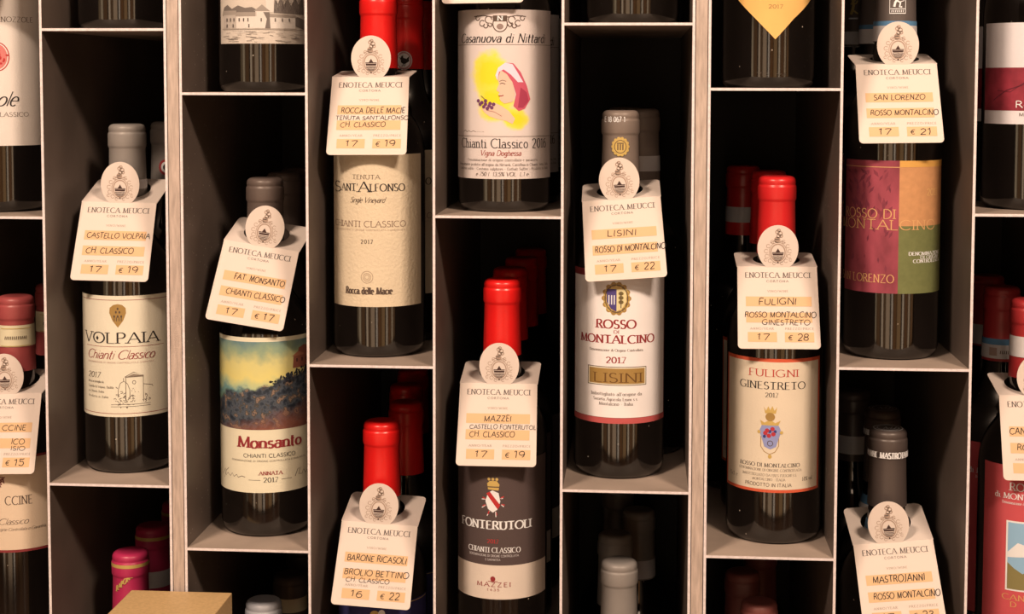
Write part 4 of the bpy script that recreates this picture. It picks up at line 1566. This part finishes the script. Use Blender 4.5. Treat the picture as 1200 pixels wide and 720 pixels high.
    pts = [(rx * math.cos(2 * PI * i / M_), ry * math.sin(2 * PI * i / M_)) for i in range(M_)]
    fr = [bm.verts.new([c * MM for c in dm(p[0], p[1], 0)]) for p in pts]
    bk = [bm.verts.new([c * MM for c in (Vector(dm(p[0], p[1], 0)) + Vector((0, TH, 0)))]) for p in pts]
    bm.faces.new(fr)
    bm.faces.new(bk[::-1])
    for i in range(M_):
        bm.faces.new((fr[i], bk[i], bk[(i + 1) % M_], fr[(i + 1) % M_]))
    bmesh.ops.recalc_face_normals(bm, faces=bm.faces[:])
    E_ = Art()
    E_.ring(0, -3.6, 5.6, 6.8, .9, ORN, 1)
    E_.ring(0, -3.6, 6.9, 8.2, .45, ORN, 1)
    for sg in (-1, 1):
        for ox, oy, rr in ((7.6, 1.6, 1.4), (9.2, -2.4, 1.5), (8.6, -6.4, 1.5), (6.2, -10, 1.4), (4.4, 5, 1.3), (9.8, -9.4, 1.0), (3, -12, 1.1)):
            E_.ring(sg * ox, oy, rr, rr, .4, ORN, 1, n=12, a0=30, a1=330)
        E_.line([(sg * 5.8, 4.2), (sg * 3, 5.6), (sg * 1.4, 5)], .6, ORN, 1)
    E_.ell(-.6, 6.6, 2.4, 2.5, ORN, 1, n=14)
    E_.rect(-2.6, 6.6, .6, 7.3, HEAD, 2)
    for ox, oy, rr in ((.4, 9.6, 1.5), (1.6, 11.6, 1.7), (-.4, 12.8, 1.5), (2.4, 9.6, 1.2), (.6, 14, 1.2)):
        E_.ring(ox, oy, rr, rr * .9, .7, ORN, 1, n=12)
    E_.poly([(-4.6, -3.2), (4.6, -3.2), (4.0, -5.6), (-4.0, -5.6)], DARKB, 2)
    E_.poly([(-1.8, -3.2), (0, -.2), (1.8, -3.2)], DARKB, 2)
    E_.line([(-4.4, -4.0), (4.4, -4.0)], .25, CARD, 3)
    for yy, hw in ((-6.5, 4.2), (-7.5, 3.8), (-8.5, 3.1), (-9.4, 2.2)):
        E_.line([(-hw, yy), (-hw * .5, yy - .25), (0, yy), (hw * .5, yy - .25), (hw, yy)], .42, DARKB, 2)
    E_.ell(0, -11.2, .6, .7, DARKB, 2, n=8)
    E_.build('crest_disc', root, dm, bm=bm, mats=[CARD])
    return root


price_tag(VOL, 139.8, 237, [('CASTELLO VOLPAIA', -23, 29, -30.6, 4.4), ('CH. CLASSICO', -22, 17, -43.4, 4.8)], '17', '19', 'cream price tag reading castello, priced 19 euro, left bay beside the post', roll=-.8, rise=15, yaw=0, dx=1)
price_tag(MON, 306.5, 288, [('FAT. MONSANTO', -16, 25, -30.4, 4.8), ('CHIANTI CLASSICO', -20, 28, -43, 4.6)], '17', '17', 'tilted cream price tag of 17 euro hanging above the painted hillside label', roll=-8.6, rise=14, lean=20, dx=2)
price_tag(ROC, 434.5, 90, [('ROCCA DELLE MACIE', -22, 29, -31, 4.6), ("TENUTA SANT'ALFONSO", -26, 32, -36.8, 3.4), ('CH. CLASSICO', -22, 14, -42.8, 4.2)], '17', '19', 'cream price tag above the ivory textured label, in front of the rooster seal', roll=.4, rise=5, yaw=0, dx=-1)
price_tag(NIT, 568, -86, [], '', '', 'cream price tag cut off by the top edge, above the painted woman', roll=.8, rise=5)
price_tag(FON, 584.5, 449.5, [('MAZZEI', -11, 11, -30.6, 4.6), ('CASTELLO FONTERUTOLI', -22, 32, -36.6, 3.4), ('CH. CLASSICO', -22, 14, -43, 4.4)], '17', '19', 'cream price tag above the charcoal-and-cream label, in front of a red capsule', roll=0, rise=9, dy=23)
price_tag(BAR, 445, 613.5, [('BARONE RICASOLI', -23, 25, -30.6, 4.8), ('BROLIO BETTINO', -24, 28, -42, 4.6), ('CH. CLASSICO', -22, 13, -47.4, 3.6)], '16', '22', 'cream price tag for vintage 16 at 22 euro, bottom of frame below a red capsule', roll=-3, rise=10, lean=25, dy=25)
price_tag(LIS, 728, 233, [('LISINI', -13, 10, -30.6, 5), ('ROSSO DI MONTALCINO', -23, 32, -43, 4.8)], '17', '22', 'cream price tag leaning right, above the white label with the coat of arms', roll=4.4, rise=10)
price_tag(FUL, 910.5, 312.5, [('FULIGNI', -15, 14, -30.8, 5), ('ROSSO MONTALCINO', -26, 29, -41, 4.4), ('GINESTRETO', -13, 24, -47, 4)], '17', '28', 'cream price tag of 28 euro above the orange-bordered label', roll=.4, rise=6)
price_tag(SAN, 1050, 75, [('SAN LORENZO', -19, 20, -30.4, 4.4), ('ROSSO MONTALCINO', -22, 29, -43, 4.4)], '17', '21', 'cream price tag of 21 euro above the magenta, ochre and green label', roll=.9, rise=7.5, lean=24, dy=24)
price_tag(MAS, 1046.5, 635.5, [('MASTROJANNI', -20, 20, -30.6, 5.2), ('ROSSO MONTALCINO', -21, 30, -43, 4.8)], '17', '23', 'tilted cream price tag at the bottom right, under a dark lettered capsule', roll=5.6, rise=12, dx=-2, lean=27, dy=28)
price_tag(FEL, 6, 461, [('CCINE', 1, 21, -30.6, 4.6), ('ICO', 10, 21, -42, 4.4), ('ISIO', 10, 22, -47, 3.6)], '', '15', 'cream price tag of 15 euro cut off by the left edge of the frame', roll=1.6, rise=11)
price_tag(CAM, 1218, 464, [('CAN', -25, -13, -30.6, 5), ('ROSSO', -20, 0, -43, 4.8)], '', '', 'cream price tag cut off by the right edge, above the wine-red label', roll=0, rise=9)
price_tag(NOZ, -19, -88, [], '', '', 'cream price tag of which only a corner shows, top left corner of the frame', roll=.6, rise=5, lean=24, dy=30)

# ------------------------------------------------------------------ golden cardboard box in front of the rack, and the counter it stands on
bx0, bz = at(154.5, 692, -4)
bx1 = at(271, 692, -4)[0]
KRAFT = mat('golden_kraft_board', (206, 158, 102), .5, spec=.4, noise=(420, .1), bump=(900, .15))
KRAFTE = mat('kraft_board_edge', (216, 172, 118), .6)
cz = -500.
root = empty('cardboard_box', (bx0 + bx1) / 2, -44, cz, 'golden kraft cardboard box in front of the left wooden post', 'box')
hw = (bx1 - bx0) / 2
bm = box_bm(-hw, hw, -40, 40, 0, bz - cz - 36, bevel=.8)
obj('box_body', bm, KRAFT, root)
bm = box_bm(-hw - .5, hw + .5, -40.5, 40.5, bz - cz - 36, bz - cz, bevel=.7)
obj('lid', bm, KRAFT, root)
ct = empty('counter', 200, -180, -1130, 'low wooden counter standing below the frame in front of the racks', 'counter')
obj('counter_top', box_bm(-560, 620, -150, 170, 600, 630, bevel=3), PANEL, ct)
for sx_ in (-540, 570):
    for sy_ in (-130, 120):
        obj('leg', box_bm(sx_, sx_ + 40, sy_, sy_ + 40, 0, 600, bevel=2), PANEL, ct)
